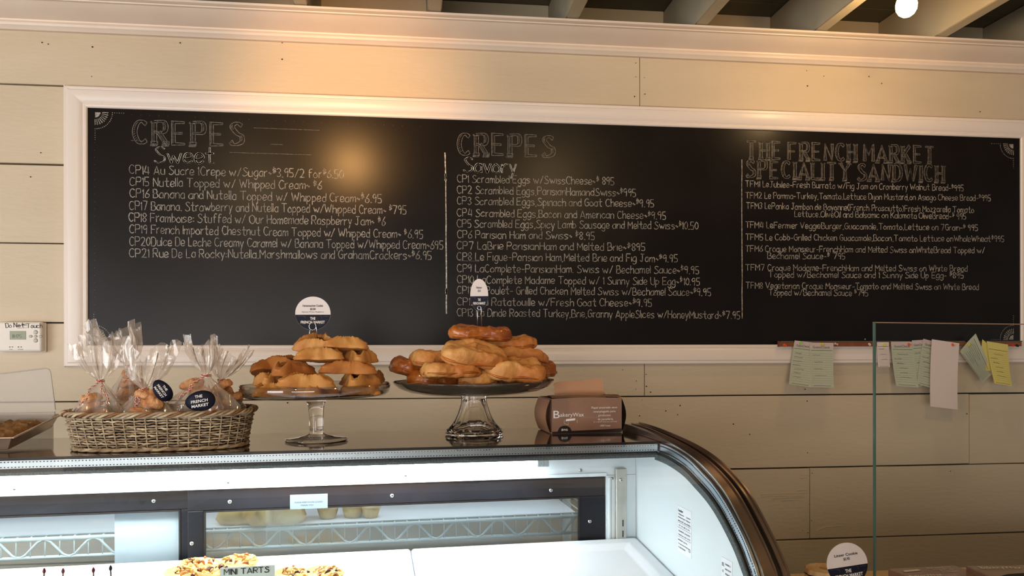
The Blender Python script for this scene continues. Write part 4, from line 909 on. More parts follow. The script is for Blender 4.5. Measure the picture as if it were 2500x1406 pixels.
# ------------------------------------------------------------------ carton of bakery wax sheets
def wax_box(loc, rot, label, tissue=True, group=None, w=.160, d=.108, h=.076):
    t = thing('wax_paper_box', loc, label, 'box', group, rot=rot)
    m = MB(); nx, nz = 14, 8
    def f(i, k, y):                                  # slightly bulging printed face
        a, b = i/nx, k/nz; x = -w/2+w*a; z = h*b; return (x, y-.004*sin(pi*a)*sin(pi*b), z+.0025*sin(pi*a)*b)
    fr = [f(i, k, -d/2) for k in range(nz+1) for i in range(nx+1)]; q = nx+1
    m.add(fr, [(k*q+i, k*q+i+1, (k+1)*q+i+1, (k+1)*q+i) for k in range(nz) for i in range(nx)])
    m.make('printed_face', MT['brown'], t, smooth=True, world=False)
    m = MB(); m.add([(-w/2, -d/2, 0), (w/2, -d/2, 0), (w/2, d/2, 0), (-w/2, d/2, 0), (-w/2, -d/2, h), (w/2, -d/2, h), (w/2+.0, d/2, h), (-w/2, d/2, h)], [(3, 2, 1, 0), (1, 2, 6, 5), (2, 3, 7, 6), (3, 0, 4, 7)])
    m.make('carton', MT['brown'], t, world=False)
    m = MB(); top = [f(i, nz, -d/2) for i in range(nx+1)]; K = 6
    vs = []
    for j in range(K+1):
        for i in range(nx+1): x, y, z = top[i]; vs.append((x*(1-.004*j), y+d*.46*j/K, z+.005*sin(pi*.9*j/K)+.0015))
    m.add(vs, [(j*q+i, j*q+i+1, (j+1)*q+i+1, (j+1)*q+i) for j in range(K) for i in range(nx)]); m.make('top_flap', MT['brown'], t, smooth=True, world=False)
    m = MB(); vs = [(x, y+d*.62, z+.002) for (x, y, z) in top]+[(x, y+d, z) for (x, y, z) in top]
    m.add(vs, [(i, i+1, q+i+1, q+i) for i in range(nx)]); m.make('top_flap', MT['brown'], t, world=False)
    for s in (-1, 1):                               # flared end flaps
        m = MB(); sy = s*w/2
        for e in (0, .0012):
            m.add([(sy+s*(.0015+.010*sin(pi*b)*1.0+e), -d/2+.006+(d-.004)*a, h*(.02+.96*b)) for a in (0, .5, 1) for b in [k/8 for k in range(9)]], [(a*9+b, a*9+b+1, a*9+b+10, a*9+b+9) for a in range(2) for b in range(8)])
        m.make('end_flap', MT['kraft'] if s < 0 else MT['browndark'], t, smooth=True, world=False)
    m = MB(); m.flat = True; X, Z = Vector((1, 0, 0)), Vector((0, 0, 1)); yv = lambda x, z: -d/2-.004*sin(pi*(x/w+.5))*sin(pi*z/h)-.0008
    def T(s_, x, z, w_, h_, b_=.0): 
        n0 = len(m.v); put_text(m, s_, (x, 0, z), X, Z, w_, h_, b_); m.v[n0:] = [(v[0], yv(v[0], max(0, min(h, v[2]))), v[2]) for v in m.v[n0:]]
    T('B', -.0700, .0425, .014, .0165, .004); T('akeryWax', -.0355, .0415, .053, .0085, .004)
    T('Papel encerado seco', .039, .0560, .060, .0048); T('interplegado para', .039, .0475, .052, .0048); T('productos', .039, .0390, .028, .0048); T('de panader\u00eda', .041, .0305, .036, .0048)
    T('6" x 10-3/4" (15.2 cm x 27.3 cm)', .041, .0245, .054, .0030); T('1000 hojas', .041, .0160, .024, .0040)
    P = lambda x, z: (x, yv(x, z)-.0001, z)
    m.add([P(-.050, .0270), P(-.029, .0290), P(-.028, .0335), P(-.049, .0320)], [(0, 1, 2, 3)])
    for a in ([(-.053, .030), (-.053, .0225), (-.044, .019), (-.044, .025)], [(-.024, .030), (-.024, .023)]): m.ribbon([P(*p) for p in a], .0005, (0, -1, 0))
    m.make('lettering', MT['signw'], t, world=False)
    m = MB(); m.flat = True; pts = [(-w/2+.0005, .0005), (w/2-.0005, .0005), (w/2-.0005, .0085), (-w/2+.048, .0050), ]+[(-.052+.0155*cos(a), .0050+.0125*sin(a)) for a in [pi*k/12 for k in range(13)]]+[(-w/2+.0005, .0045)]
    for i in range(len(pts)): pass
    poly = [Vector((p[0], yv(p[0], max(0, p[1]))+.0003, p[1])) for p in pts]
    # band as strips so that it follows the bulge
    xs = [-w/2+.0005+(w-.001)*k/40 for k in range(41)]
    def topz(x):
        b = .0045+.004*(x+w/2)/w; dx = (x+.052)/.0155
        return max(b, .0050+.0125*math.sqrt(max(0, 1-dx*dx))) if abs(dx) < 1 else b
    m.add([(x, yv(x, .0005)+.0004, .0005) for x in xs]+[(x, yv(x, topz(x))+.0003, topz(x)) for x in xs], [(k, k+1, 42+k, 41+k) for k in range(40)])
    m.make('dark_band', MT['browndark'], t, world=False)
    m = MB(); m.flat = True; put_text(m, 'BW6', (-.052, 0, .0085), X, Z, .014, .0045, .02); m.v = [(v[0], yv(v[0], v[2])-.0004, v[2]) for v in m.v]; m.make('code', MT['signw'], t, world=False)
    m = MB(); m.flat = True
    hand(m, 'BakeryWax', Vector((.060, -d/2+.030, h+.0075)), Vector((-.052, -d/2+.032, h+.0075)), .020, .0012, Vector((0, 0, 1)), .1); m.make('top_lettering', MT['signw'], t, world=False)
    if tissue:
        m = MB(); K = 8
        for e in (0, .0006):
            vs = []
            for j in range(K+1):
                for i in range(9):
                    a, b = i/8, j/K; x0 = -.058+.120*a; zt2 = .036+.010*a
                    vs.append((x0+(.004*(1-b)*0)-(.006*b if a > .9 else 0)+(.0015*(-1)**j if i == 0 else 0), -d/2+.055+.012*b+.003*sin(a*3)+e, h-.004+zt2*b+.001*sin(a*9)*b))
            m.add(vs, [(j*9+i, j*9+i+1, (j+1)*9+i+1, (j+1)*9+i) for j in range(K) for i in range(8)])
        m.make('wax_tissue', MT['tan'], t, smooth=True, world=False)
    return t
ub = (cb(1338, 1058, .178)[0]+cb(1525, 1055, .178)[0])/2
wax_box(cw(ub, .178+.054, ZT+.0005), (0, 0, CASE_ROT+.02), 'brown wax paper box with a tan sheet sticking out, standing on the steel top')

# ------------------------------------------------------------------ wicker basket
vb = .118; uL, uR = cb(185, 1085, vb)[0], cb(605, 1074, vb)[0]; uT0, uT1 = cb(163, 994, vb)[0], cb(624, 993, vb)[0]
ubk = (uL+uR)/2; hx0 = (uR-uL)/2-.006; hx1 = (uT1-uT0)/2-.008; HB_ = .067; hy0, hy1 = .078, .098
bkt = thing('wicker_basket', cw(ubk, vb, ZT), 'low grey-brown woven wicker basket holding the cellophane bags of cookies', 'basket', rot=(0, 0, CASE_ROT))
def bpt(s, h, off=0):
    """s in 0..1 round the rounded-rectangle plan, h in 0..1 height -> local point"""
    hx = hx0+(hx1-hx0)*h**.8+off; hy = hy0+(hy1-hy0)*h**.8+off; a = 2*pi*s; p = 2.9
    c_, s_ = cos(a), sin(a); r = (abs(c_)**p+abs(s_)**p)**(-1/p)
    # spread the parameter evenly along the long sides
    return Vector((hx*r*c_, hy*r*s_, HB_*h))
def even(n, h=.5):
    K = 1200; P = [bpt(k/K, h) for k in range(K+1)]; L = [0]
    for k in range(K): L.append(L[-1]+(P[k+1]-P[k]).length)
    out = []; j = 0
    for i in range(n):
        t = L[-1]*i/n
        while L[j+1] < t: j += 1
        out.append((j+(t-L[j])/max(1e-9, L[j+1]-L[j]))/K)
    return out
NS = 46; ss = even(NS)
for i, s_ in enumerate(ss):
    m = MB(); m.tube([bpt(s_, h, -.0006) for h in (0, .33, .66, 1.0)], .0014, 6); m.make('stake', MT['wick'][2], bkt, smooth=True, world=False)
fine = even(NS*4)
rows = 13; rg = random.Random(3)
for r in range(rows):
    h = .10+.83*r/(rows-1); m = MB(); pts = []; amp = .0032; rads = []
    for i, s_ in enumerate(fine):
        ph_ = i/4*pi+(pi if r % 2 else 0); pts.append(bpt(s_, h+rg.uniform(-.012, .012)+.008*sin(i*.11+r), amp*cos(ph_))); rads.append(.0019*rg.uniform(.7, 1.2))
    m.tube(pts, rads, 6, closed=True); m.make('weaver', MT['wick'][r % 3], bkt, smooth=True, world=False)
for q in range(3):                                    # thick twisted rods at the foot
    m = MB(); pts = []
    for i, s_ in enumerate(fine):
        a = i/6*pi*.8+q*2*pi/3; pts.append(bpt(s_, .035+.030*sin(a)+.012, .0016+.0030*cos(a)))
    for p in pts: p.z = max(p.z, .0034)
    m.tube(pts, .0030, 6, closed=True); m.make('foot_rod', MT['wick'][q], bkt, smooth=True, world=False)
for q in range(4):                                    # braided rim
    m = MB(); pts = []
    for i, s_ in enumerate(even(NS*6, 1)):
        a = i/6*pi*.75+q*pi/2; pts.append(bpt(s_, 1.03+.055*sin(a), .004+.0042*cos(a)))
    m.tube(pts, .0024, 6, closed=True); m.make('rim_rod', MT['rimw'] if q == 1 else MT['wick'][q % 3], bkt, smooth=True, world=False)
lf = MB(); lf.add([bpt(s_, .05, -.0075) for s_ in fine]+[bpt(s_, .97, -.0075) for s_ in fine], [(k, (k+1) % len(fine), len(fine)+(k+1) % len(fine), len(fine)+k) for k in range(len(fine))]); lf.make('gap_shade', pm('painted_gap_shade', (52, 38, 28), .9), bkt, world=False)  # dark sheet inside the weave, the shade of the gaps put into its colour
m = MB(); m.add([bpt(s_, .03, -.004) for s_ in fine]+[bpt(s_, .05, -.004) for s_ in fine], [tuple(range(len(fine))), tuple(range(len(fine), 2*len(fine)))]); m.make('woven_base', MT['wick'][1], bkt, world=False)

# ------------------------------------------------------------------ cellophane bags of cookies
def rough(o, strength, size):
    tx = bpy.data.textures.new('crust', 'CLOUDS'); tx.noise_scale = size; tx.noise_depth = 3
    m_ = o.modifiers.new('crust', 'DISPLACE'); m_.texture = tx; m_.texture_coords = 'GLOBAL'; m_.strength = strength; m_.mid_level = .5
def bag(i, px, pyneck, v, label, wbody, tops, lean_=(0, 0), flare=.05, body_px=None, knots=True, tails=((-1, .05), (1, .05))):
    """px,pyneck: where the twine ties the neck; tops: (height above neck, half width)"""
    N = at_v(px, pyneck, v); bx = N.x if body_px is None else at_v(body_px, pyneck, v).x; zb = ZT+.008
    base = Vector((bx, N.y, zb)); t = thing('cookie_bag', base, label, 'bag', None)
    rr = random.Random(i*13+5); ph = [rr.uniform(0, 6.28) for _ in range(9)]; Hn = N.z-zb; n = 72
    prof = [(0, .30), (.02, .85), (.15, 1.0), (.35, 1.05), (.55, .98), (.72, .72), (.86, .40), (.95, .19), (1.0, .11)]
    up = [(.05, .16), (.16, .42), (.35, .70), (.55, .88), (.75, 1.0), (.90, 1.06), (1.0, 1.08)]
    vs = []; ht, hw = tops
    for j, (hh, r) in enumerate(prof):
        for k in range(n):
            a = 2*pi*k/n; cr_ = 1+(.10+.10*hh)*sin(7*a+ph[0]+3*hh)+.07*sin(13*a+ph[1]-5*hh)+.05*rr.uniform(-1, 1)
            rx, ry = wbody*r*cr_, min(wbody, .040)*.9*r*cr_; f = hh**1.3
            vs.append((base.x+(N.x-base.x)*f+rx*cos(a), N.y+ry*sin(a), zb+Hn*hh))
    np_ = len(prof)
    for j, (hh, r) in enumerate(up):
        for k in range(n):
            a = 2*pi*k/n; fold = .55+.45*sin(5*a+ph[2])*sin(3*a+ph[3]); cr_ = fold+.14*sin(17*a+ph[4])+.05*rr.uniform(-1, 1)
            rx = hw*r*(.45+.65*abs(cr_)); ry = .024*r*(.3+.9*abs(cr_))
            jag = 1+hh*(.20*sin(2*a+ph[5])+.13*sin(5*a+ph[6])+.06*rr.uniform(-1, 1))
            vs.append((N.x+lean_[0]*hh+rx*cos(a), N.y+lean_[1]*hh+ry*sin(a), N.z+ht*hh*jag))
    m = MB(); L = np_+len(up); m.add(vs, [(j*n+k, j*n+(k+1) % n, (j+1)*n+(k+1) % n, (j+1)*n+k) for j in range(L-1) for k in range(n)]+[tuple(range(n))[::-1]])
    m.make('cellophane', MT['cello'], t, auto=.9)
    # baker's twine: red and white strands twisted together round the neck, with two tails
    rn = max(wbody*.13, .0055)
    def path(which):
        pts = []
        for k in range(40): a = 2*pi*k/18; pts.append(N+Vector((cos(a)*rn*1.15, sin(a)*min(rn, .007)*1.2, .0012*k/18-.001)))
        return pts
    paths = [path(0)]
    for sx, ln in tails:
        p0 = N+Vector((0, -rn*1.2, 0)); pts = [p0+Vector((sx*ln*.62*(q/14)**.9+.003*sin(q*.8), -.004-.022*(q/14), -ln*1.05*(q/14)**1.2)) for q in range(15)]; paths.append(catmull(pts, 3))
    for pth in paths:
        for kk, mt_ in ((0, 'twr'), (1, 'tww')):
            m = MB(); pp = []
            for q, p in enumerate(pth): a = q*1.15+kk*pi; pp.append(p+Vector((.0009*cos(a), .0004*sin(a)-.0006, .0009*sin(a))))
            m.tube(pp, .00085, 5); m.make('twine', MT[mt_], t, smooth=True)
    return t, N, base
def sticker(t, px, py, v, rx, ry, ang, skew=0, text=True):
    C = at_v(px, py, v); ex = EX*cos(ang)+Vector((0, 0, 1))*sin(ang); ey = -EX*sin(ang)+Vector((0, 0, 1))*cos(ang); nn = -EY
    def pt(a, q=1): return C+ex*(cos(a)*rx*q)+ey*(sin(a)*ry*q*(1+.14*cos(a)))+EY*(.004*(cos(a)*q)**2)
    m = MB(); n = 40; m.add([C+nn*.0012]+[pt(2*pi*k/n, .5)+nn*.0010 for k in range(n)]+[pt(2*pi*k/n)+nn*.0004 for k in range(n)]+[pt(2*pi*k/n) for k in range(n)], [(0, 1+k, 1+(k+1) % n) for k in range(n)]+[(1+k, 1+n+k, 1+n+(k+1) % n, 1+(k+1) % n) for k in range(n)]+[(1+n+k, 1+2*n+k, 1+2*n+(k+1) % n, 1+n+(k+1) % n) for k in range(n)])
    st = m.make('sticker', MT['navy'], t, smooth=True)
    m = MB(); m.flat = True
    for s_, y, w_ in (("THE", .48, .50), ("FRENCH", .02, 1.10), ("MARKET", -.42, 1.12)): put_text(m, s_, C+ey*(ry*y)+nn*.0022+ex*(-.02*rx), (ex+ey*skew*0).normalized(), (ey+ex*skew).normalized(), rx*w_, ry*.27, .02)
    m.make('sticker_lettering', MT['signw'], st)
BAGC = 'cookies showing dimly through the cellophane bags'
def content(u0, v0, zs, w, n, seed, which=''):
    rr = random.Random(seed)
    for k in range(n):
        wk = w*(1-.55*k/n); P = cw(u0+rr.uniform(-wk, wk), v0+rr.uniform(-.012, .012), ZT+.010+zs*(k/max(1, n-1)))
        t = thing('bagged_cookie', P, 'golden cookie seen through the cellophane of the '+which+' bag', 'cookie', BAGC, rot=(rr.uniform(-.5, .5), rr.uniform(-.5, .5), rr.uniform(0, 3)))
        m = MB(); R0 = rr.uniform(.019, .027); n_ = 30
        pr = [(0, 0), (.8, 0), (1, .25), (1, .6), (.85, .95), (.45, 1.05), (0, 1.0)]
        m.add([(R0*q*cos(2*pi*a/n_)*(1+.06*sin(5*2*pi*a/n_+k)), R0*q*sin(2*pi*a/n_)*(1+.06*sin(5*2*pi*a/n_+k)), .016*z) for q, z in pr for a in range(n_)], [(j*n_+a, j*n_+(a+1) % n_, (j+1)*n_+(a+1) % n_, (j+1)*n_+a) for j in range(6) for a in range(n_)])
        rough(m.make('dough', MT['bagcookie'], t, world=False, sub=1), .014, .018)
u_ = lambda x, y=950, v=.118: cb(x, y, v)[0]
b1, _, _ = bag(1, 245, 930, .090, 'leftmost cellophane bag, nearly empty at its neck, tied with red-and-white twine', .040, (.068, .042), lean_=(-.008, 0), tails=((-.8, .040), (1.1, .040)))
content(u_(247), .090, .078, .014, 6, 1, 'leftmost')
b2, _, _ = bag(2, 314, 893, .165, 'tallest cellophane bag, standing behind the leftmost one and fanning up to the left', .036, (.070, .046), lean_=(-.030, 0), body_px=318, tails=((.4, .03),))
content(u_(318, v=.165), .165, .112, .012, 8, 2, 'tallest')
b3, _, _ = bag(3, 352, 950, .085, 'third cellophane bag from the left, its dark sticker tilted steeply', .050, (.074, .050), lean_=(.010, 0), body_px=372, tails=((-.4, .045), (-.15, .03)))
content(u_(372), .085, .085, .024, 8, 3, 'steeply stickered middle')
sticker(b3, 396, 953, .060, .0225, .0150, -.95)
b4, _, _ = bag(4, 503, 917, .100, 'cellophane bag with an upright dark round sticker, right of the middle', .060, (.062, .034), lean_=(-.010, 0), body_px=490, tails=((-1.6, .038), (-1.45, .034)))
content(u_(490), .105, .100, .028, 9, 4, 'round-stickered')
sticker(b4, 488, 979, .020, .0265, .0185, .16, .12)
b5, _, _ = bag(5, 540, 928, .150, 'rightmost cellophane bag, leaning over the right end of the basket', .038, (.055, .040), lean_=(.026, 0), body_px=546, tails=((.9, .02),))
content(u_(550, v=.14), .14, .095, .016, 8, 5, 'rightmost')

# ------------------------------------------------------------------ sheet pan with baked bars at the far left
vn, vf = .085, .300
un, zn = cb(0, 1097, vn); uf2, zf2 = cb(165, 1046, vf); tiltp = math.atan2(zf2-(ZT+.001), vf-vn); up_ = (un+uf2)/2
pan = thing('sheet_pan', cw(up_-.2, vn, ZT+.001), 'tilted aluminium sheet pan of baked bars at the left edge of the steel top', 'baking tray', rot=(tiltp, 0, CASE_ROT))
PW, PD, PH = .46, (vf-vn)+.02, .027
def pf(x, y, z): return (x+.2, y, z)
m = MB()
def rring(a, z): return [pf(-PW+a, a, z), pf(-a, a, z), pf(-a, PD-a, z), pf(-PW+a, PD-a, z)]
RG = [rring(.012, .001), rring(.0, PH), rring(-.006, PH+.001), rring(-.0065, PH-.002), rring(-.004, PH-.0025), rring(.0015, PH-.002), rring(.0135, .0025)]
vs = sum(RG, []); m.add(vs, [(j*4+k, j*4+(k+1) % 4, j*4+4+(k+1) % 4, j*4+4+k) for j in range(6) for k in range(4)]+[(3, 2, 1, 0), (24, 25, 26, 27)])
m.make('pan', MT['pan'], pan, world=False, bevel=.0012)
rr = random.Random(4)
BL = ['baked bar nearest the front rim of the tilted sheet pan', 'baked bar in the middle against the right rim of the sheet pan', 'baked bar in the back right corner of the sheet pan', 'second bar along the front of the sheet pan, half out of the picture', 'bar in the second column, middle row of the sheet pan', 'bar in the second column at the back of the sheet pan']
for a in range(2):
    for b in range(3):
        x, y = .2-.055-.072*a, .040+.066*b
        Pp = lmat(pan) @ Vector((x, y, .0045))
        t = thing('baked_bar', Pp, BL[a*3+b], 'baked bar', 'baked bars in the sheet pan', rot=(tiltp, 0, CASE_ROT))
        m = MB(); q = 8; vs = []
        for j in range(q+1):
            for k in range(q+1): vs.append((-.033+.066*j/q+rr.uniform(-.001, .001), -.030+.060*k/q+rr.uniform(-.001, .001), (.018+rr.uniform(-.0028, .0028)) if 0 < j < q and 0 < k < q else .010+rr.uniform(-.002, .002)))
        bt = [(j*(q+1)+k, (j+1)*(q+1)+k, (j+1)*(q+1)+k+1, j*(q+1)+k+1) for j in range(q) for k in range(q)]
        n0 = len(vs); ringi = [k for k in range(q+1)]+[j*(q+1)+q for j in range(1, q+1)]+[q*(q+1)+k for k in range(q-1, -1, -1)]+[j*(q+1) for j in range(q-1, 0, -1)]
        vs += [(vs[i][0], vs[i][1], 0) for i in ringi]; L = len(ringi)
        m.add(vs, bt+[(ringi[i], n0+i, n0+(i+1) % L, ringi[(i+1) % L]) for i in range(L)]+[tuple(n0+i for i in range(L))]); m.make('bar', MT['crumb'], t, smooth=False, world=False)
# cloudy plastic cover standing behind the pan
vl = .306; cov = []
for (x, y) in [(-60, 1014), (-60, 919), (0, 912), (100, 900), (114, 899), (121, 903), (124, 911), (136, 1000), (134, 1008)]:
    u, z = cb(x, y, vl); cov.append((u, z))
cv = thing('plastic_cover', cw(cov[-1][0]-.1, vl, cov[-1][1]), 'cloudy plastic cover with a rounded corner standing behind the sheet pan', 'cover')
m = MB(); n = len(cov); m.add([cw(u, vl, z) for u, z in cov]+[cw(u, vl+.0015, z) for u, z in cov], [tuple(range(n)), tuple(range(n, 2*n))[::-1]]+[(k, (k+1) % n, n+(k+1) % n, n+k) for k in range(n)]); m.make('cover_panel', MT['lid'], cv)
m = MB(); m.tube([cw(u, vl-.001, z) for u, z in cov[1:8]], .0012, 5); m.make('cover_rim', MT['btn'], cv, smooth=True)
m = MB(); m.box((cov[0][0], vl-.004, cov[-1][1]-.006), (cov[-1][0], vl+.004, cov[-1][1]+.002), cw); m.make('cover_lip', MT['lid'], cv)
zz0 = cov[-1][1]-.0062
m = MB(); m.box((cov[0][0]+.002, vl-.004, ZT+.0005), (cov[-1][0]-.004, vl+.004, zz0), cw); m.make('cover_support', MT['lid'], cv)

# ------------------------------------------------------------------ tarts and their sign on the shelf in the case
def tart(px, py, label, seed, R0=.036, mat='fruit'):
    rr = random.Random(seed)
    P = None
    v = .0
    for _ in range(12):                                # settle on the sloping shelf
        H_ = hit(px, py, cw(0, 0, dz(v)-.011+.012), (0, 0, 1)); v = (H_-A0).dot(EY)
    u = (H_-A0).dot(EX); P = cw(u, v, dz(v)-.0108)
    t = thing('fruit_tart', P, label, 'tart', 'mini tarts in the case', rot=(.108, 0, rr.uniform(0, 3)))
    m = MB(); m.lathe([(0, 0), (R0*.72, 0), (R0*.98, .015), (R0, .017), (R0*.93, .017), (R0*.86, .013), (0, .012)], 44, rf=lambda a, j: 1+(.05*cos(18*a) if 0 < j < 5 else 0)); m.make('pastry_shell', MT['shell'], t, smooth=True, world=False)
    for k in range(20):
        m = MB(); a = rr.uniform(0, 6.28); r = R0*.76*rr.random()**.5; c = Vector((r*cos(a), r*sin(a), .0150+rr.uniform(0, .004))); d = Vector((rr.uniform(-1, 1), rr.uniform(-1, 1), rr.uniform(-.2, .6))).normalized()*rr.uniform(.004, .008)
        m.tube(catmull([c-d, c+Vector((0, 0, .003)), c+d], 4), [.0005, .0012, .0020, .0026, .0026, .0026, .0020, .0012, .0005][:9], 6); m.make('topping', MT[rr.choice(['fruit', 'shell', 'shell', 'sugar', 'puffB', 'fruit', 'fill'])], t, smooth=True, world=False)
    return t
for i, (x, y, lb) in enumerate([(487, 1380, 'mini tart at the back left of the sign, topped with browned slices'), (450, 1402, 'mini tart at the front left edge of the group'), (522, 1398, 'mini tart tucked against the left side of the sign'), (583, 1374, 'pale mini tart showing just above the sign'),
    (715, 1405, 'mini tart right of the sign, nearest to it'), (790, 1402, 'golden mini tart farthest right of the sign')]): tart(x, y, lb, i+40)
vsn = -.175; P0, P1 = cb(537, 1387, vsn), cb(671, 1379, vsn)
sg = thing('tart_sign', cw((P0[0]+P1[0])/2, vsn, dz(vsn)), 'small white card handwritten MINI TARTS inside the case', 'sign', rot=(0, 0, CASE_ROT))
zb2 = dz(vsn)-.0108+.0005
m = MB(); m.hexa([cw(P0[0], vsn, zb2), cw(P1[0], vsn, zb2), cw(P1[0], vsn+.001, zb2), cw(P0[0], vsn+.001, zb2), cw(*(P0[0], vsn, P0[1])), cw(P1[0], vsn, P1[1]), cw(P1[0], vsn+.001, P1[1]), cw(P0[0], vsn+.001, P0[1])]); m.make('card', pm('sign_card', (206, 220, 218), .5), sg)
m = MB(); m.flat = True; q0, q1 = cb(547, 1403.5, vsn-.001), cb(656, 1396, vsn-.001)
random.seed(2); hand(m, 'MINI TARTS', cw(q0[0], vsn-.001, q0[1]), cw(q1[0], vsn-.001, q1[1]), .0085, .0014, -EY, .12); m.make('handwriting', MT['ink'], sg)
for i, (x, y, lb) in enumerate([(108, 1395, 'dark food pick, leftmost at the lower left inside the case'), (154, 1395, 'thin dark food pick, second from the left in the case'), (228, 1393, 'dark leaning food pick, third from the left in the case'), (270, 1388, 'food pick with a dark knob, right of the others')]):
    vp = -.17; u, z = cb(x, y, vp); zb3 = dz(vp)-.0105
    t = thing('food_pick', cw(u, vp, zb3), lb, 'food pick')
    m = MB(); m.tube([cw(u-.004+.003*i, vp, zb3), cw(u, vp, z)], .0011, 6); m.make('stick', MT['fill'], t, smooth=True)
    m = MB(); m.lathe([(0, -.004), (.0022, -.002), (.0026, .001), (.0015, .004), (0, .006)], 10, c=cw(u, vp, z)); m.make('pick_head', MT['jam'] if i != 3 else MT['navy'], t, smooth=True)
# pastries on the tray behind the doors
rr = random.Random(9); vt = VR+.045
for i, (x, y, r_) in enumerate([(585, 1288, 26), (640, 1284, 28), (700, 1280, 27), (610, 1270, 24), (670, 1266, 26), (735, 1270, 22), (800, 1272, 21), (862, 1266, 23), (905, 1256, 19)]):
    muff = i >= 6; u, z = cb(x, y, vt); P = cw(u, vt+rr.uniform(-.01, .01), zt_+.0085+(0 if (muff or i < 3) else .030))
    t = thing('muffin' if muff else 'puff_pastry', P, (['leftmost', 'middle', 'rightmost'][i-6]+' yellow muffin blurred behind the case door glass' if muff else ['front left', 'front middle', 'front right', 'upper left', 'upper middle', 'upper right'][i]+' flaky pastry of the heap behind the case door glass'), 'muffin' if muff else 'pastry', 'muffins on the tray behind the doors' if muff else 'pastries heaped on the tray behind the doors', rot=(0, 0, rr.uniform(0, 3)))
    R0 = r_*.00108; m = MB()
    if muff:
        m.lathe([(0, 0), (R0*.72, 0), (R0*.95, R0*.85)], 24, rf=lambda a, j: 1+.04*cos(14*a)); m.make('paper_case', MT['shell'], t, smooth=True, world=False)
        m = MB(); m.lathe([(R0*.95, R0*.85), (R0*1.08, R0*1.0), (R0*.95, R0*1.3), (R0*.5, R0*1.52), (0, R0*1.58)], 24); m.make('muffin_top', MT['sugar'], t, smooth=True, world=False)
    else:
        m.lathe([(0, 0), (R0*1.25, 0), (R0*1.5, R0*.4), (R0*1.3, R0*1.0), (R0*.7, R0*1.4), (0, R0*1.5)], 28, rf=lambda a, j: 1+.12*sin(3*a+i)+.07*sin(7*a+j*2)); m.make('pastry', MT['shell'], t, smooth=True, world=False)
ua, za = cb(280, 1243, VR-.02); ub2, _z = cb(440, 1243, VR-.02)
t = thing('paper_sheet', cw((ua+ub2)/2, VR-.02, za-.05), 'pale paper sheet hanging on the wire shelf behind the left case door', 'paper')
m = MB(); m.box((ua, VR-.0205, zb_-.022), (ub2, VR-.020, za), cw); m.make('sheet', MT['deck'], t)

# ------------------------------------------------------------------ right: lower counter, glass guard, cookies and boxes
ZC = .96
pc = hit(2030, 1396, (0, 0, ZC), (0, 0, 1))
ctr = thing('side_counter', (1.3, pc.y-.3, 0), 'pale wooden counter at the lower right beside the display case', 'counter')
def pbox(nm, a, b, mt_, par, bevel=0): m = MB(); m.box(a, b); return m.make(nm, MT[mt_], par, bevel=bevel)
XC0 = cw(.06, -.2, 0).x+.04
pbox('worktop', (XC0, pc.y-.62, ZC-.035), (2.6, pc.y, ZC), 'counter', ctr, .004)
pbox('counter_body', (XC0+.02, pc.y-.58, .08), (2.58, pc.y-.02, ZC-.0352), 'cabinet', ctr)
pbox('kick_board', (XC0+.04, pc.y-.54, 0), (2.56, pc.y-.06, .0798), 'blackgloss', ctr)
G0 = EYE+ray(2137, 787)*1.34; ga = math.radians(13.4); gx = Vector((cos(ga), sin(ga), 0)); gy = Vector((-sin(ga), cos(ga), 0))
gg = thing('glass_guard', (G0.x, G0.y, ZC), 'tall clear glass guard with a green vertical edge on the side counter', 'glass guard', rot=(0, 0, ga))
gw = lambda a, b, z: Vector((G0.x, G0.y, 0))+gx*a+gy*b+Vector((0, 0, z))
m = MB(); m.hexa([gw(.001, 0, ZC), gw(.80, 0, ZC), gw(.80, .004, ZC), gw(.001, .004, ZC), gw(.001, 0, G0.z-.001), gw(.80, 0, G0.z-.001), gw(.80, .004, G0.z-.001), gw(.001, .004, G0.z-.001)]); m.make('glass_pane', MT['glass'], gg)
m = MB(); m.box((-.0016, -.0002, ZC), (.0009, .0042, G0.z), gw); m.make('polished_edge', MT['gedge'], gg)
m = MB(); m.box((-.0016, -.0002, G0.z-.0009), (.80, .0042, G0.z+.0008), gw); m.make('polished_edge', pm('pale_glass_edge', (150, 120, 96), .2), gg)
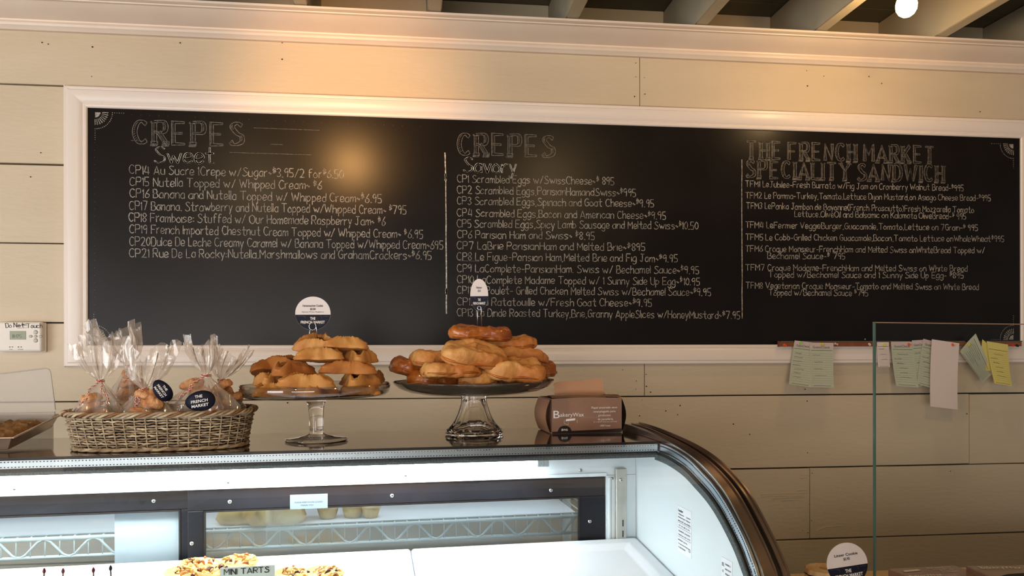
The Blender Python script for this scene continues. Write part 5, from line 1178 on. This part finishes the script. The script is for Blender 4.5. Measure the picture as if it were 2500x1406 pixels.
# linzer cookies in a short stack
cz = hit(2015, 1383, (0, -.98, 0), (0, 1, 0)); cs = Vector((cz.x, -.98, 0)); lz0 = ZC+.0005; topz_ = cz.z; NL = 4; hh_ = (topz_-lz0-.016)/NL
pl = thing('cookie_pedestal', (cs.x, cs.y, ZC), 'small white plate under the stacked linzer cookies', 'plate')
m = MB(); m.lathe([(0, 0), (.038, 0), (.040, .003), (.052, .008), (.060, .013), (.0605, .0145), (.058, .0145), (.04, .009), (0, .008)], 40, c=(cs.x, cs.y, ZC+.0003)); m.make('plate', MT['white'], pl, smooth=True)
for k in range(NL):
    P = Vector((cs.x+random.uniform(-.003, .003), cs.y+random.uniform(-.003, .003), ZC+.0095+hh_*1.06*k)); R0 = .039; th_ = hh_*.44
    t = thing('linzer_cookie', P, ['bottom linzer cookie of the stack behind the round sign', 'second linzer cookie from the bottom of the stack', 'third linzer cookie from the bottom of the stack', 'topmost sugar-dusted linzer cookie with red jam beside the round sign'][k], 'cookie', 'stacked linzer cookies', rot=(0, 0, k*.5))
    fl_ = lambda a, j: 1+.025*cos(14*a)
    m = MB(); m.lathe([(0, 0), (R0, 0), (R0*1.02, th_*.5), (R0, th_), (0, th_)], 56, rf=fl_); m.make('lower_biscuit', MT['sugar'], t, smooth=False, world=False, auto=.6)
    m = MB(); m.lathe([(0, th_), (R0*.97, th_), (R0*1.0, th_*1.15), (R0*.96, th_*1.3), (0, th_*1.3)], 40, rf=lambda a, j: 1+.04*sin(6*a)+.03*sin(11*a)); m.make('jam', MT['jam'], t, smooth=True, world=False)
    m = MB(); m.lathe([(R0*.30, th_*1.3), (R0, th_*1.3), (R0*1.02, th_*1.8), (R0*.97, th_*2.2), (R0*.32, th_*2.2), (R0*.30, th_*1.3)], 56, rf=lambda a, j: 1+(.025*cos(14*a) if 0 < j < 4 else 0)); m.make('upper_biscuit', MT['sugar'], t, world=False, auto=.6)
vsg = (EYE+ray(2068, 1378)*1.42-A0).dot(EY)
price_sign('price_sign', 'round white and navy sign pricing the Linzer Cookie at $2.95', 2068, 1377, vsg, .0365, .0385, 'Linzer Cookie', '$2.95', '', .15, ZC+.002, split=.10)
# flat boxes at the lower right
def flat_box(px0, px1, py, w, d, h, rz, label, dep):
    a = hit(px0, py, (0, 0, ZC+h), (0, 0, 1)); b = hit(px1, py, (0, 0, ZC+h), (0, 0, 1))
    return a, b
a, b = flat_box(2168, 2352, 1386, 0, 0, .076, 0, '', 0)
t = thing('wax_paper_box', ((a.x+b.x)/2, a.y-.06, ZC), 'brown wax paper box lying on the side counter behind the glass guard', 'box', rot=(0, 0, .05))
w_ = (b.x-a.x)
m = MB(); m.box((-w_/2, -.06, .0003), (w_/2, .06, .0755)); m.make('carton', MT['brown'], t, world=False, bevel=.002)
m = MB(); m.flat = True; X, Y = Vector((1, 0, 0)), Vector((0, 1, 0))
for s_, x, y, ww, h_ in [('Papel encerado seco', .030, .046, .055, .006), ('interplegado para', .032, .036, .050, .006), ('productos', .032, .026, .03, .006), ('de panaderia', .032, .016, .036, .006), ('BakeryWax', -.035, .0, .07, .013)]: put_text(m, s_, (x, y, .0764), X, Y, ww, h_)
m.add([(-.062, .028, .0763), (-.022, .032, .0763), (-.020, .042, .0763), (-.058, .040, .0763)], [(0, 1, 2, 3)]); m.make('lettering', MT['signw'], t, world=False)
a, b = flat_box(2352, 2470, 1380, 0, 0, .088, 0, '', 0)
t = thing('open_wax_box', ((a.x+b.x)/2+.015, a.y-.065, ZC), 'opened brown wax paper box with a dark slot at the lower right corner', 'box', rot=(0, 0, -.12))
m = MB(); m.box((-.065, -.055, .0003), (.065, .060, .087)); m.make('carton', MT['brown'], t, world=False, bevel=.002)
m = MB(); m.add([(-.045, -.02, .0874), (-.02, -.005, .0874), (.03, .005, .0876), (.05, .02, .0876), (.045, -.02, .0874), (0, -.035, .0874)], [tuple(range(6))]); m.flat = True; m.make('torn_slot', MT['gap'], t, world=False)
m = MB(); m.flat = True; put_text(m, 'BakeryWax', (-.005, .042, .0876), X, Y, .085, .016); m.make('lettering', MT['signw'], t, world=False)
P = hit(2478, 1384, (0, 0, ZC+.086), (0, 0, 1))
t = thing('paper_bag', (P.x+.085, P.y-.10, ZC), 'orange folded paper bag at the very right bottom corner', 'bag', rot=(0, 0, .2))
m = MB(); m.hexa([(-.05, -.05, .0003), (.06, -.05, .0003), (.06, .04, .0003), (-.05, .04, .0003), (-.042, -.035, .080), (.055, -.04, .085), (.055, .03, .088), (-.045, .03, .084)]); m.make('bag_body', MT['orange'], t, world=False, bevel=.004)
m = MB(); m.box((-.040, -.02, .0882), (.05, -.012, .0930)); m.make('folded_top', MT['orange'], t, world=False)
